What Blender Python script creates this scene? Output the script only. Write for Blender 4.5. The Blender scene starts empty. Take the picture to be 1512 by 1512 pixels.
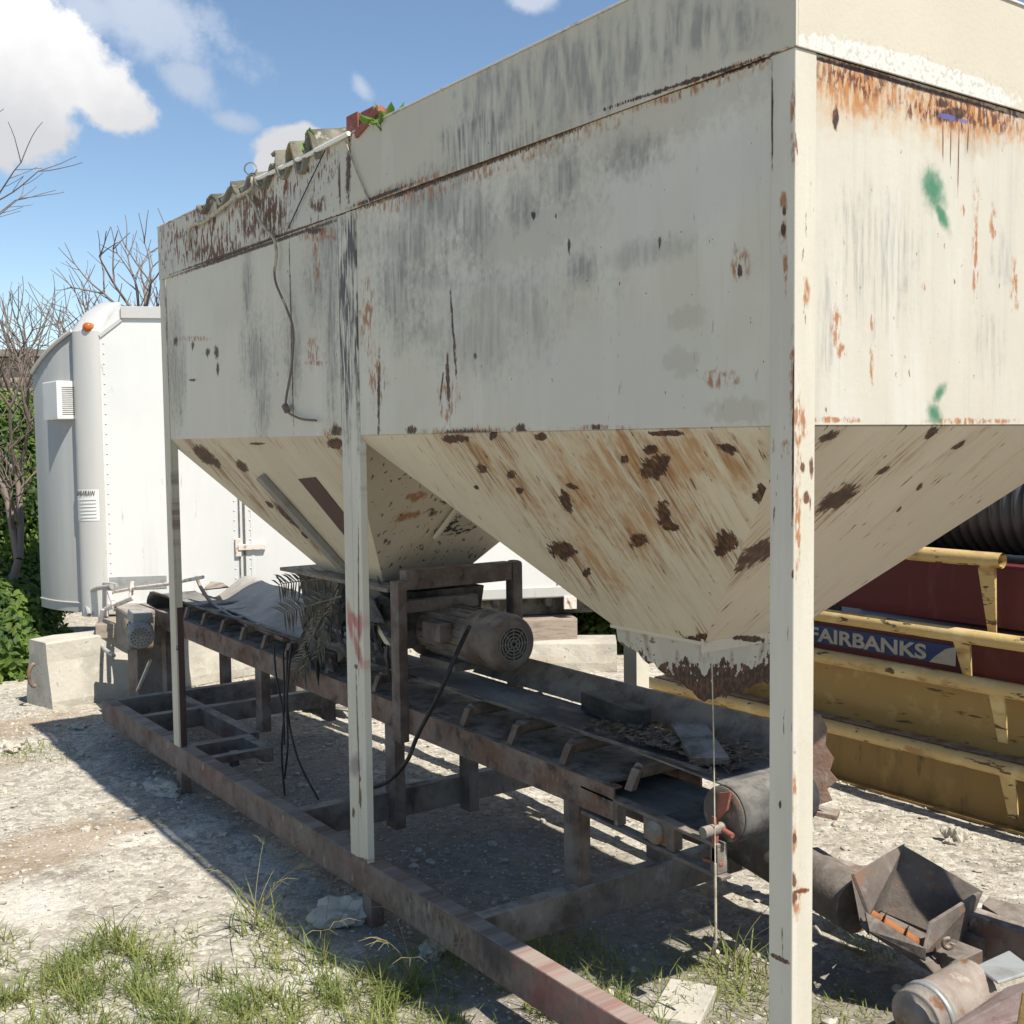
import bpy, bmesh, math, random
import numpy as np
from mathutils import Vector, Matrix, noise as mnoise

rnd = random.Random(7)
scene = bpy.context.scene
COL = scene.collection

# ------------------------------------------------------------------ camera, sky, sun, exposure
F = 1673.43                                   # focal length in pixels of a 1512 px wide frame
YAW, PITCH, ROLL = 0.6214, -0.0629, -0.0118
CAM = np.array([-2.2486, -1.9136, 2.085])
cy, sy, cp, sp = math.cos(YAW), math.sin(YAW), math.cos(PITCH), math.sin(PITCH)
fw = np.array([sy * cp, cy * cp, sp]); rt = np.array([cy, -sy, 0.0]); up = np.cross(rt, fw)
r2 = math.cos(ROLL) * rt + math.sin(ROLL) * up
u2 = -math.sin(ROLL) * rt + math.cos(ROLL) * up
cam_d = bpy.data.cameras.new('camera'); cam_o = bpy.data.objects.new('camera', cam_d)
COL.objects.link(cam_o)
mw = Matrix(((r2[0], u2[0], -fw[0], CAM[0]), (r2[1], u2[1], -fw[1], CAM[1]), (r2[2], u2[2], -fw[2], CAM[2]), (0, 0, 0, 1)))
cam_o.matrix_world = mw
cam_d.sensor_width = 36; cam_d.sensor_height = 36; cam_d.lens = 36 * F / 1512
cam_d.clip_start = 0.05; cam_d.clip_end = 2000
scene.camera = cam_o

SUN = Vector((0.09, -0.69, 1.0)).normalized()  # towards the sun, from the photograph's shadows
world = bpy.data.worlds.new('World'); scene.world = world; world.use_nodes = True
SKY_STRENGTH = 0.105
sun_d = bpy.data.lights.new('sun', 'SUN'); sun_d.energy = 4.9; sun_d.angle = math.radians(0.5); sun_d.color = (1.0, 0.94, 0.83)
sun_o = bpy.data.objects.new('sun', sun_d); COL.objects.link(sun_o)
sun_o.rotation_euler = SUN.to_track_quat('Z', 'Y').to_euler(); sun_o.location = (0, -20, 30)
scene.view_settings.view_transform = 'Standard'; scene.view_settings.look = 'None'
scene.view_settings.exposure = 0.64; scene.view_settings.gamma = 1.0; scene.view_settings.use_curve_mapping = False
scene.cycles.max_bounces = 6; scene.cycles.diffuse_bounces = 4; scene.cycles.transparent_max_bounces = 8

def ray(px, py):
    return r2 * ((px - 756) / F) + u2 * (-(py - 756) / F) + fw
def onax(px, py, ax, val):
    d = ray(px, py); return CAM + d * ((val - CAM[ax]) / d[ax])
def PX(px, py, x=0.0): return Vector(onax(px, py, 0, x))
def PY(px, py, y=0.0): return Vector(onax(px, py, 1, y))
def PZ(px, py, z=0.0): return Vector(onax(px, py, 2, z))
def PD(px, py, d): return Vector(CAM + ray(px, py) * d)      # at depth d along the view axis

# ------------------------------------------------------------------ node helper
class NB:
    def __init__(s, nt): s.nt = nt
    def node(s, t, **kw):
        n = s.nt.nodes.new(t)
        for k, v in kw.items(): setattr(n, k, v)
        return n
    def put(s, sock, v):
        if isinstance(v, bpy.types.NodeSocket): s.nt.links.new(v, sock)
        elif v is not None:
            if sock.type == 'RGBA' and len(v) == 3: v = (*v, 1)
            sock.default_value = v
    def math(s, op, a, b=None, c=None, clamp=False):
        n = s.node('ShaderNodeMath', operation=op, use_clamp=clamp)
        for i, v in enumerate((a, b, c)):
            if v is not None: s.put(n.inputs[i], v)
        return n.outputs[0]
    def vmath(s, op, a, b=None):
        n = s.node('ShaderNodeVectorMath', operation=op)
        s.put(n.inputs[0], a)
        if b is not None: s.put(n.inputs[1], b)
        return n.outputs['Value'] if op in ('LENGTH', 'DOT_PRODUCT', 'DISTANCE') else n.outputs[0]
    def mapping(s, v, loc=(0, 0, 0), rot=(0, 0, 0), sc=(1, 1, 1), kind='POINT'):
        n = s.node('ShaderNodeMapping', vector_type=kind)
        s.put(n.inputs[0], v); n.inputs[1].default_value = loc; n.inputs[2].default_value = rot; n.inputs[3].default_value = sc
        return n.outputs[0]
    def noise(s, v, scale=1.0, detail=4.0, rough=0.55, dist=0.0):
        n = s.node('ShaderNodeTexNoise')
        s.put(n.inputs['Vector'], v); n.inputs['Scale'].default_value = scale; n.inputs['Detail'].default_value = detail
        n.inputs['Roughness'].default_value = rough; n.inputs['Distortion'].default_value = dist
        return n.outputs[0]
    def ss(s, x, lo, hi, a=0.0, b=1.0):
        n = s.node('ShaderNodeMapRange', interpolation_type='SMOOTHSTEP')
        s.put(n.inputs[0], x); n.inputs[1].default_value = lo; n.inputs[2].default_value = hi
        n.inputs[3].default_value = a; n.inputs[4].default_value = b
        return n.outputs[0]
    def mix(s, f, a, b):
        n = s.node('ShaderNodeMix', data_type='RGBA')
        s.put(n.inputs[0], f); s.put(n.inputs[6], a); s.put(n.inputs[7], b)
        return n.outputs[2]

def blobs_min(b, v, blobs):
    d = None
    for (u, w, ru, rv, ang) in blobs:
        m = b.mapping(v, (u, w, 0), (0, 0, ang), (ru, rv, 1), 'TEXTURE')
        L = b.vmath('LENGTH', m)
        d = L if d is None else b.math('MINIMUM', d, L)
    return d

def make_mat(name, base, layers=(), rough=0.65, metal=0.0, bump=(30, 0.15), proj=None, spec=0.4, seed=0.0, dent=0.0, trans=None, dust_lift=0.0):
    m = bpy.data.materials.new(name); m.use_nodes = True
    nt = m.node_tree; b = NB(nt)
    bsdf = nt.nodes['Principled BSDF']
    obj = b.node('ShaderNodeTexCoord').outputs['Object']
    if proj:
        sx = b.node('ShaderNodeSeparateXYZ'); b.put(sx.inputs[0], obj)
        cx = b.node('ShaderNodeCombineXYZ')
        b.put(cx.inputs[0], b.math('ADD', sx.outputs[0], sx.outputs[1]) if proj == 's' else sx.outputs[{'y': 1, 'x': 0}[proj]]); b.put(cx.inputs[1], sx.outputs[2])
        v = cx.outputs[0]
    else: v = obj
    vs = b.vmath('ADD', v, (seed, seed * .37, seed * 1.7))
    col = base if not isinstance(base, tuple) else None
    if col is None:
        rgb = b.node('ShaderNodeRGB'); rgb.outputs[0].default_value = (*base, 1); col = rgb.outputs[0]
    r = b.math('ADD', rough, 0.0)
    hsum = None
    cache = {}
    def nz(sc, detail):
        k = (tuple(sc), detail)
        if k not in cache: cache[k] = b.noise(b.mapping(vs, sc=sc), 1.0, detail, 0.6)
        return cache[k]
    for L in layers:
        if L[0] == 'n':
            _, color, sc, lo, hi, amt, det = L[:7]
            mask = b.math('MULTIPLY', b.ss(nz(sc, det), lo, hi), amt)
        else:
            _, color, blobs, k, sc, soft, amt, streak = L[:8]
            d = blobs_min(b, v, blobs)
            n_ = b.math('MULTIPLY', b.math('SUBTRACT', nz(sc, 6), 0.5), k * 1.5)
            s3 = (max(40.0, sc[0] * 2.6), max(30.0, sc[1] * 2.6), 5.0)
            n3 = b.math('MULTIPLY', b.math('SUBTRACT', nz(s3, 4), 0.5), k * 1.6)
            d = b.math('ADD', b.math('ADD', d, n_), n3)
            mask = b.ss(d, 1.0 - soft, 1.0 + soft, amt, 0.0)
            if streak:
                ssc, lo, hi = streak
                mask = b.math('MULTIPLY', mask, b.ss(nz(ssc, 5), lo, hi))
        if color is RUSTD: color = b.mix(b.math('MULTIPLY', b.ss(nz((70, 45, 20), 5), .44, .64), .75), RUSTD, (0.14, 0.055, 0.024))
        col = b.mix(mask, col, color)
        if len(L) > 8 or (L[0] == 'n' and len(L) > 7):
            h = L[-1]
            t = b.math('MULTIPLY', mask, h)
            hsum = t if hsum is None else b.math('ADD', hsum, t)
    if dust_lift:                                            # settled limestone dust on whatever faces up, plus a pale tone lifting shaded steel
        gz = b.node('ShaderNodeSeparateXYZ'); b.put(gz.inputs[0], b.node('ShaderNodeNewGeometry').outputs['Normal'])
        dm = b.math('MULTIPLY', b.ss(gz.outputs[2], .25, .85), b.ss(b.noise(vs, 9.0, 6, .65), .30, .62))
        film = b.math('MULTIPLY', b.ss(b.noise(vs, 5.0, 5, .65), .36, .66), .42)  # film strength raised to lighten parts standing in shade
        col = b.mix(b.math('MULTIPLY', b.math('MAXIMUM', dm, film), dust_lift), col, (0.36, 0.33, 0.285))
    b.put(bsdf.inputs['Base Color'], col)
    b.put(bsdf.inputs['Roughness'], r); bsdf.inputs['Metallic'].default_value = metal
    bsdf.inputs['Specular IOR Level'].default_value = spec
    hh = b.noise(vs, bump[0], 5, 0.6)
    bp = b.node('ShaderNodeBump'); bp.inputs['Strength'].default_value = bump[1]; bp.inputs['Distance'].default_value = 0.01
    if hsum is not None: hh = b.math('ADD', b.math('MULTIPLY', hh, 1.0), hsum)
    b.put(bp.inputs['Height'], hh)
    nrm = bp.outputs[0]
    if dent:
        b2 = b.node('ShaderNodeBump'); b2.inputs['Strength'].default_value = dent; b2.inputs['Distance'].default_value = 0.03
        b.put(b2.inputs['Height'], b.noise(vs, 2.2, 2, 0.5)); b.put(b2.inputs['Normal'], nrm); nrm = b2.outputs[0]
    b.put(bsdf.inputs['Normal'], nrm)
    if trans:
        tr = b.node('ShaderNodeBsdfTranslucent'); b.put(tr.inputs[0], b.mix(1.0, col, trans))
        mx = b.node('ShaderNodeMixShader'); mx.inputs[0].default_value = 0.35
        nt.links.new(bsdf.outputs[0], mx.inputs[1]); nt.links.new(tr.outputs[0], mx.inputs[2])
        nt.links.new(mx.outputs[0], nt.nodes['Material Output'].inputs[0])
    return m

def blob(ax, val, proj, px, py, rx, ry, ang=0.0, shear=None):
    """ellipse seen in the photograph -> ellipse on the real surface (u, v metres)"""
    def uv(a, c):
        q = (val(a, c) if callable(val) else onax(a, c, ax, val)); return np.array([q[{'y': 1, 'x': 0}[proj[0]]], q[2]])
    c = uv(px, py); e = 2.0
    J = np.array([(uv(px + e, py) - uv(px - e, py)) / (2 * e), (uv(px, py + e) - uv(px, py - e)) / (2 * e)]).T
    a = math.radians(ang); Rm = np.array([[math.cos(a), -math.sin(a)], [math.sin(a), math.cos(a)]])
    A = J @ Rm @ np.diag([rx, ry])
    U, S, V = np.linalg.svd(A)
    return (float(c[0]), float(c[1]), float(S[0]), float(S[1]), math.atan2(U[1, 0], U[0, 0]))
def seg(ax, val, proj, p0, p1, th):
    dx, dy = p1[0] - p0[0], p1[1] - p0[1]
    return blob(ax, val, proj, (p0[0] + p1[0]) / 2, (p0[1] + p1[1]) / 2, math.hypot(dx, dy) / 2, th, math.degrees(math.atan2(dy, dx)))

# ------------------------------------------------------------------ world
def build_world():
    nt = world.node_tree; nt.nodes.clear(); b = NB(nt)
    out = b.node('ShaderNodeOutputWorld'); bg = b.node('ShaderNodeBackground')
    sky = b.node('ShaderNodeTexSky', sky_type='NISHITA')
    sky.sun_disc = False
    sky.sun_elevation = math.asin(SUN.z); sky.sun_rotation = math.atan2(SUN.x, SUN.y)
    sky.air_density = 1.0; sky.dust_density = 0.0; sky.ozone_density = 5.0; sky.altitude = 200
    gen = b.node('ShaderNodeTexCoord').outputs['Generated']
    sep = b.node('ShaderNodeSeparateXYZ'); b.put(sep.inputs[0], gen)
    az = b.math('ARCTAN2', sep.outputs[0], sep.outputs[1]); el = b.math('ARCSINE', sep.outputs[2])
    cmb = b.node('ShaderNodeCombineXYZ'); b.put(cmb.inputs[0], az); b.put(cmb.inputs[1], el)
    v = cmb.outputs[0]
    def azel(px, py):
        d = ray(px, py); d = d / np.linalg.norm(d); return math.atan2(d[0], d[1]), math.asin(d[2])
    def cb(px, py, rx, ry, ang=0):
        a, e = azel(px, py); k = 1 / F
        return (a, e, rx * k * 1.0 / math.cos(e), ry * k, -math.radians(ang))
    n1 = b.noise(gen, 9.0, 8, 0.62); n2 = b.noise(gen, 38.0, 6, 0.6)
    nn = b.math('ADD', b.math('MULTIPLY', b.math('SUBTRACT', n1, 0.5), 1.5), b.math('MULTIPLY', b.math('SUBTRACT', n2, 0.5), 0.5))
    big = blobs_min(b, v, [cb(45, 90, 120, 85, 25), cb(-30, 150, 150, 85, 0), cb(150, 145, 78, 48, 25), cb(-80, 30, 140, 110, 0), cb(445, 222, 60, 32, -5), cb(520, 232, 60, 44, 0), cb(405, 238, 26, 22)])
    m1 = b.ss(b.math('ADD', big, b.math('MULTIPLY', nn, 1.2)), 0.80, 1.12, 1.0, 0.0)
    wisp = blobs_min(b, v, [cb(280, 125, 45, 30, 30), cb(210, 30, 120, 50, 10), cb(785, -4, 34, 18, 0), cb(345, 180, 30, 14, 10), cb(535, 130, 25, 14, 60), cb(130, 20, 80, 40), cb(620, 240, 80, 30)])
    m2 = b.math('MULTIPLY', b.ss(b.math('ADD', wisp, b.math('MULTIPLY', nn, 2.4)), 0.2, 1.15, 1.0, 0.0), 0.4)
    # elsewhere in the sky, out of this frame: scattered cumulus
    dome = b.ss(b.noise(gen, 2.6, 7, 0.6), 0.6, 0.72)
    far = b.ss(b.math('ABSOLUTE', b.math('SUBTRACT', az, 0.55)), 0.75, 1.1)
    m3 = b.math('MULTIPLY', b.math('MULTIPLY', dome, far), 0.3)
    mask = b.math('MAXIMUM', b.math('MAXIMUM', m1, m2), m3)
    # cloud body: whiter where the noise is dense towards the upper left (towards the light), greyer at the base
    a0, e0 = azel(70, 20); a1, e1 = azel(100, 210)
    tone = b.ss(b.math('ADD', el, b.math('MULTIPLY', b.math('SUBTRACT', n1, 0.5), 0.12)), e1 + 0.0, e0 + 0.02)
    cc = b.mix(tone, (4.3, 4.35, 4.5), (7.2, 7.1, 7.0))
    tint = b.mix(1.0, sky.outputs[0], (1.06, 0.985, 0.885)); tint.node.blend_type = 'MULTIPLY'
    colr = b.mix(mask, tint, cc)
    b.put(bg.inputs[0], colr); bg.inputs[1].default_value = SKY_STRENGTH
    nt.links.new(bg.outputs[0], out.inputs[0])
build_world()

# ------------------------------------------------------------------ mesh helper
class MB:
    def __init__(s): s.v = []; s.f = []; s.m = []; s.sm = []
    def add(s, vs, fs, mi=0, smooth=False):
        o = len(s.v); s.v += [tuple(q) for q in vs]
        for f in fs: s.f.append(tuple(i + o for i in f)); s.m.append(mi); s.sm.append(smooth)
        return s
    def box(s, x0, x1, y0, y1, z0, z1, mi=0):
        vs = [(x, y, z) for z in (z0, z1) for (x, y) in ((x0, y0), (x1, y0), (x1, y1), (x0, y1))]
        return s.add(vs, [(3, 2, 1, 0), (4, 5, 6, 7), (0, 1, 5, 4), (1, 2, 6, 5), (2, 3, 7, 6), (3, 0, 4, 7)], mi)
    def hexa(s, b4, t4, mi=0):
        return s.add(list(b4) + list(t4), [(3, 2, 1, 0), (4, 5, 6, 7), (0, 1, 5, 4), (1, 2, 6, 5), (2, 3, 7, 6), (3, 0, 4, 7)], mi)
    def bar(s, p0, p1, w, h, upv=(0, 0, 1), mi=0):
        p0 = Vector(p0); p1 = Vector(p1); d = (p1 - p0).normalized(); u = Vector(upv)
        side = d.cross(u).normalized(); u = side.cross(d).normalized()
        a = side * (w / 2); c = u * (h / 2)
        return s.hexa([p0 - a - c, p0 + a - c, p1 + a - c, p1 - a - c], [p0 - a + c, p0 + a + c, p1 + a + c, p1 - a + c], mi)
    def tube(s, pts, r, n=8, mi=0, caps=True, smooth=True):
        pts = [Vector(q) for q in pts]; R = r if isinstance(r, (list, tuple)) else [r] * len(pts)
        prev = None; rings = []
        for i, q in enumerate(pts):
            d = (pts[min(i + 1, len(pts) - 1)] - pts[max(i - 1, 0)])
            d = d.normalized() if d.length > 1e-9 else Vector((0, 0, 1))
            if prev is None:
                a = d.cross(Vector((0, 0, 1)) if abs(d.z) < 0.9 else Vector((1, 0, 0))).normalized()
            else:
                a = prev - d * prev.dot(d); a = a.normalized() if a.length > 1e-6 else d.orthogonal().normalized()
            prev = a; c = d.cross(a)
            rings.append([q + (a * math.cos(2 * math.pi * k / n) + c * math.sin(2 * math.pi * k / n)) * R[i] for k in range(n)])
        vs = [q for ring in rings for q in ring]; fs = []
        for i in range(len(rings) - 1):
            for k in range(n):
                k2 = (k + 1) % n; fs.append((i * n + k, i * n + k2, (i + 1) * n + k2, (i + 1) * n + k))
        s.add(vs, fs, mi, smooth)
        if caps:
            s.add(rings[0], [tuple(range(n - 1, -1, -1))], mi); s.add(rings[-1], [tuple(range(n))], mi)
        return s
    def cyl(s, p0, p1, r, n=20, mi=0, r1=None, caps=True):
        return s.tube([p0, p1], [r, r if r1 is None else r1], n, mi, caps)
    def lathe(s, p0, axis, prof, n=24, mi=0):
        ax = Vector(axis).normalized()
        pts = [Vector(p0) + ax * t for t, _ in prof]
        a = ax.cross(Vector((0, 0, 1)) if abs(ax.z) < 0.9 else Vector((1, 0, 0))).normalized(); c = ax.cross(a)
        vs = []; fs = []
        for (q, (t, r)) in zip(pts, prof):
            vs += [q + (a * math.cos(2 * math.pi * k / n) + c * math.sin(2 * math.pi * k / n)) * max(r, 1e-4) for k in range(n)]
        for i in range(len(prof) - 1):
            for k in range(n):
                k2 = (k + 1) % n; fs.append((i * n + k, i * n + k2, (i + 1) * n + k2, (i + 1) * n + k))
        return s.add(vs, fs, mi, True)
    def plate(s, quad, th, mi=0):
        q = [Vector(a) for a in quad]; nn = (q[1] - q[0]).cross(q[3] - q[0]).normalized() * th
        return s.hexa(q, [a + nn for a in q], mi)
    def build(s, name, mats, parent=None, bevel=0.0, origin=None, solid=0.0):
        me = bpy.data.meshes.new(name)
        vs = s.v
        if origin is not None:
            o = Vector(origin); vs = [tuple(Vector(q) - o) for q in vs]
        me.from_pydata(vs, [], s.f); me.update()
        for m in (mats if isinstance(mats, (list, tuple)) else [mats]): me.materials.append(m)
        me.polygons.foreach_set('material_index', s.m); me.polygons.foreach_set('use_smooth', s.sm)
        o_ = bpy.data.objects.new(name, me); COL.objects.link(o_)
        if origin is not None: o_.location = origin
        if parent is not None:
            o_.parent = parent
            P = parent; base = Vector((0, 0, 0))
            while P is not None: base += P.location; P = P.parent
            o_.location = Vector(o_.location) - base
        if solid:
            sm = o_.modifiers.new('solid', 'SOLIDIFY'); sm.thickness = solid; sm.offset = -1
        if bevel:
            bv = o_.modifiers.new('bevel', 'BEVEL'); bv.width = bevel; bv.segments = 2; bv.limit_method = 'ANGLE'; bv.angle_limit = math.radians(40)
        return o_
def empty(name, loc, label, cat, group=None):
    o = bpy.data.objects.new(name, None); COL.objects.link(o); o.location = loc; o.empty_display_size = 0.1
    return tag(o, label, cat, group)
def tag(o, label=None, cat=None, group=None, kind=None):
    if label: o['label'] = label
    if cat: o['category'] = cat
    if group: o['group'] = group
    if kind: o['kind'] = kind
    return o
def smooth_path(pts, n=6):
    pts = [Vector(q) for q in pts]; out = []
    for i in range(len(pts) - 1):
        p0 = pts[max(i - 1, 0)]; p1 = pts[i]; p2 = pts[i + 1]; p3 = pts[min(i + 2, len(pts) - 1)]
        for k in range(n):
            t = k / n
            out.append(0.5 * ((2 * p1) + (p2 - p0) * t + (2 * p0 - 5 * p1 + 4 * p2 - p3) * t * t + (3 * p1 - p0 - 3 * p2 + p3) * t ** 3))
    out.append(pts[-1]); return out

# ------------------------------------------------------------------ plain materials
CREAM = (0.575, 0.538, 0.445)
RUSTD = (0.030, 0.014, 0.009); RUSTB = (0.105, 0.038, 0.016); RUSTO = (0.30, 0.115, 0.035); SOOT = (0.155, 0.148, 0.138)
M = {}
M['rail'] = make_mat('rusty_red_channel', (0.135, 0.090, 0.072), [
    ('n', (0.085, 0.052, 0.042), (9, 9, 9), .45, .62, .85, 6), ('n', (0.15, 0.07, 0.052), (4, 4, 4), .5, .62, .6, 5),
    ('n', (0.30, 0.27, 0.23), (16, 16, 9), .60, .70, .75, 7), ('n', (0.035, 0.022, 0.018), (40, 40, 12), .60, .7, .8, 5)], .8, bump=(60, .35), dent=.15, dust_lift=.8)
M['rail_dusty'] = make_mat('dust_greyed_channel', (0.155, 0.125, 0.10), [
    ('n', (0.075, 0.058, 0.048), (6, 6, 6), .42, .62, .9, 6), ('n', (0.27, 0.24, 0.20), (11, 11, 7), .57, .70, .7, 7),
    ('n', (0.04, 0.03, 0.025), (30, 30, 10), .6, .7, .8, 5)], .85, bump=(50, .35), dent=.15, dust_lift=.8)
M['rust'] = make_mat('scaled_rust', (0.15, 0.09, 0.066), [
    ('n', (0.20, 0.095, 0.05), (18, 18, 8), .48, .66, .7, 7), ('n', (0.045, 0.028, 0.022), (9, 9, 9), .5, .64, .9, 6),
    ('n', (0.26, 0.21, 0.17), (70, 70, 14), .60, .68, .6, 5)], .85, bump=(70, .5), dust_lift=.8)
M['brown'] = make_mat('brown_painted_steel', (0.095, 0.066, 0.056), [
    ('n', (0.10, 0.066, 0.05), (6, 6, 6), .45, .65, .7, 6), ('n', (0.028, 0.02, 0.018), (20, 20, 12), .55, .68, .8, 6),
    ('n', (0.16, 0.13, 0.11), (55, 55, 30), .64, .72, .5, 4)], .7, bump=(50, .25), dust_lift=.8)
M['rubber'] = make_mat('dusty_black_rubber', (0.030, 0.030, 0.032), [
    ('n', (0.10, 0.098, 0.094), (5, 5, 5), .42, .66, .8, 7), ('n', (0.02, 0.02, 0.02), (14, 14, 14), .55, .66, .7, 6)], .85, bump=(40, .25), dust_lift=.4)
M['belt'] = make_mat('dust_covered_belt', (0.22, 0.21, 0.19), [
    ('n', (0.055, 0.055, 0.055), (3, 1.2, 3), .38, .60, .85, 7), ('n', (0.30, 0.28, 0.25), (12, 4, 12), .56, .7, .6, 7),
    ('n', (0.03, 0.03, 0.03), (40, 20, 40), .6, .7, .6, 5)], .9, bump=(60, .3))
M['greysheet'] = make_mat('sunlit_tone_rubber', (0.36, 0.335, 0.30), [  # rubber coloured paler so the curl reads as sunlit
    ('n', (0.22, 0.21, 0.195), (4, 4, 4), .42, .64, .7, 7), ('n', (0.5, 0.47, 0.42), (9, 9, 9), .55, .7, .6, 7),
    ('n', (0.12, 0.11, 0.10), (60, 60, 60), .6, .7, .5, 5)], .9, bump=(30, .35))
M['skirt'] = make_mat('skirt_board_grimy', (0.115, 0.095, 0.085), [
    ('n', (0.16, 0.125, 0.10), (4, 4, 4), .45, .65, .6, 6), ('n', (0.05, 0.045, 0.045), (8, 8, 8), .5, .68, .8, 6)], .8, bump=(40, .2), dust_lift=.8)
M['dark'] = make_mat('black_grimy_steel', (0.035, 0.034, 0.033), [('n', (0.06, 0.055, 0.05), (10, 10, 10), .45, .7, .8, 6)], .75, bump=(40, .3), dust_lift=.8)
M['greymotor'] = make_mat('grey_motor_paint', (0.26, 0.265, 0.255), [
    ('n', (0.15, 0.14, 0.125), (9, 9, 9), .48, .66, .8, 6), ('n', (0.20, 0.12, 0.06), (14, 14, 14), .6, .7, .6, 6)], .6, bump=(40, .15))
M['redpaint'] = make_mat('red_lead_paint', (0.25, 0.085, 0.06), [
    ('n', (0.16, 0.05, 0.035), (14, 14, 14), .5, .66, .8, 6), ('n', (0.42, 0.2, 0.15), (40, 40, 40), .6, .7, .6, 5)], .75, bump=(50, .3))
M['timber_black'] = make_mat('black_weathered_timber', (0.030, 0.029, 0.025), [('n', (0.065, 0.062, 0.052), (40, 5, 40), .45, .7, .8, 6)], .9, bump=(60, .4), dust_lift=.25)
M['timber'] = make_mat('grey_weathered_timber', (0.30, 0.245, 0.20), [
    ('n', (0.17, 0.135, 0.11), (5, 40, 40), .45, .68, .8, 6), ('n', (0.40, 0.33, 0.27), (4, 25, 25), .55, .7, .6, 6)], .9, bump=(60, .4))
M['plank'] = make_mat('brown_weathered_plank', (0.105, 0.082, 0.066), [('n', (0.05, 0.042, 0.036), (30, 4, 30), .45, .68, .9, 6)], .9, bump=(60, .4), dust_lift=.8)
M['concrete'] = make_mat('weathered_concrete', (0.44, 0.41, 0.35), [
    ('n', (0.30, 0.28, 0.24), (3, 3, 3), .42, .66, .8, 7), ('n', (0.54, 0.51, 0.45), (8, 8, 8), .55, .7, .5, 6),
    ('n', (0.14, 0.125, 0.105), (30, 30, 30), .63, .70, .7, 5, -0.5), ('n', (0.34, 0.26, 0.17), (2.0, 2.0, 5), .55, .72, .5, 5)], .92, bump=(35, .5), dent=.2)
M['stone'] = make_mat('limestone', (0.41, 0.375, 0.315), [
    ('n', (0.30, 0.275, 0.235), (23, 23, 23), .46, .60, .8, 2), ('n', (0.50, 0.465, 0.40), (31, 31, 31), .52, .62, .8, 2)], .95, bump=(60, .4))
M['yellow'] = make_mat('faded_yellow_paint', (0.40, 0.265, 0.10), [
    ('n', (0.34, 0.225, 0.07), (3, 3, 3), .42, .66, .7, 6), ('n', (0.52, 0.40, 0.18), (7, 7, 7), .55, .70, .6, 6),
    ('n', (0.085, 0.05, 0.025), (9, 4, 22), .60, .66, .9, 7), ('n', (0.17, 0.095, 0.035), (3, 3, 1.5), .52, .70, .8, 6)], .6, bump=(45, .2))
M['yellow_pipe'] = make_mat('chipped_yellow_pipe', (0.50, 0.36, 0.155), [
    ('n', (0.62, 0.50, 0.26), (6, 6, 6), .5, .68, .7, 6), ('n', (0.07, 0.042, 0.025), (22, 6, 22), .585, .63, .95, 7),
    ('n', (0.26, 0.13, 0.04), (10, 4, 10), .53, .68, .75, 6)], .6, bump=(45, .25))
M['yellow_web'] = make_mat('grimy_yellow_girder', (0.28, 0.175, 0.06), [
    ('n', (0.16, 0.105, 0.04), (5, 5, 1.4), .44, .66, .8, 7), ('n', (0.40, 0.29, 0.10), (3, 3, 2), .52, .7, .7, 6),
    ('n', (0.075, 0.05, 0.03), (9, 9, 2.5), .58, .70, .8, 7)], .7, bump=(45, .2))
M['maroon'] = make_mat('faded_maroon_paint', (0.115, 0.024, 0.024), [
    ('n', (0.10, 0.022, 0.022), (2, 2, 3), .42, .66, .8, 6), ('n', (0.17, 0.065, 0.055), (7, 7, 2), .55, .72, .5, 6)], .5, bump=(45, .1))
M['signblue'] = make_mat('blue_sign_face', (0.030, 0.062, 0.19), [('n', (0.07, 0.10, 0.21), (9, 9, 9), .5, .7, .5, 5)], .45, bump=(60, .05))
M['signwhite'] = make_mat('off_white_sign_paint', (0.50, 0.48, 0.43), [('n', (0.34, 0.31, 0.27), (12, 12, 12), .5, .7, .6, 5)], .55, bump=(60, .05))
M['pipe_black'] = make_mat('black_corrugated_plastic', (0.045, 0.045, 0.05), [('n', (0.05, 0.05, 0.052), (6, 6, 6), .45, .7, .7, 5)], .38, bump=(30, .05), spec=.5)
M['trailer'] = make_mat('white_trailer_skin', (0.62, 0.62, 0.605), [
    ('n', (0.55, 0.55, 0.54), (1.2, 1.2, .6), .42, .66, .6, 6), ('n', (0.44, 0.425, 0.39), (3.5, 3.5, .35), .56, .76, .6, 6), ('n', (0.33, 0.30, 0.26), (16, 16, 3), .66, .72, .5, 5), ('n', (0.5, 0.46, 0.40), (9, 9, 2.0), .66, .74, .4, 6)], .32, bump=(3, .05), spec=.5, dent=.10)
M['trailer_al'] = make_mat('dull_aluminium', (0.49, 0.48, 0.455), [
    ('n', (0.45, 0.455, 0.45), (7, 7, 1.0), .42, .66, .6, 6), ('n', (0.36, 0.33, 0.28), (10, 10, 2), .62, .72, .5, 6)], .42, metal=.15, bump=(20, .05))
M['trailer_front'] = make_mat('grey_trailer_front', (0.30, 0.305, 0.295), [
    ('n', (0.34, 0.35, 0.33), (8, 8, .8), .42, .66, .7, 6), ('n', (0.25, 0.24, 0.19), (14, 14, 1.2), .60, .74, .5, 6)], .5, bump=(20, .05))
M['white'] = make_mat('white_plastic', (0.74, 0.73, 0.69), [('n', (0.58, 0.55, 0.48), (9, 9, 3), .5, .7, .6, 5)], .5, bump=(30, .04))
M['amber'] = make_mat('amber_lens', (0.42, 0.10, 0.02), [], .25, bump=(60, .1))
M['ink'] = make_mat('grey_black_ink', (0.10, 0.10, 0.10), [('n', (0.3, 0.3, 0.3), (30, 30, 30), .5, .7, .5, 4)], .6, bump=(10, 0))
M['hinge'] = make_mat('white_hinge_rust', (0.62, 0.56, 0.5), [('n', (0.30, 0.14, 0.08), (20, 20, 20), .52, .66, .8, 6)], .6)
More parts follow.
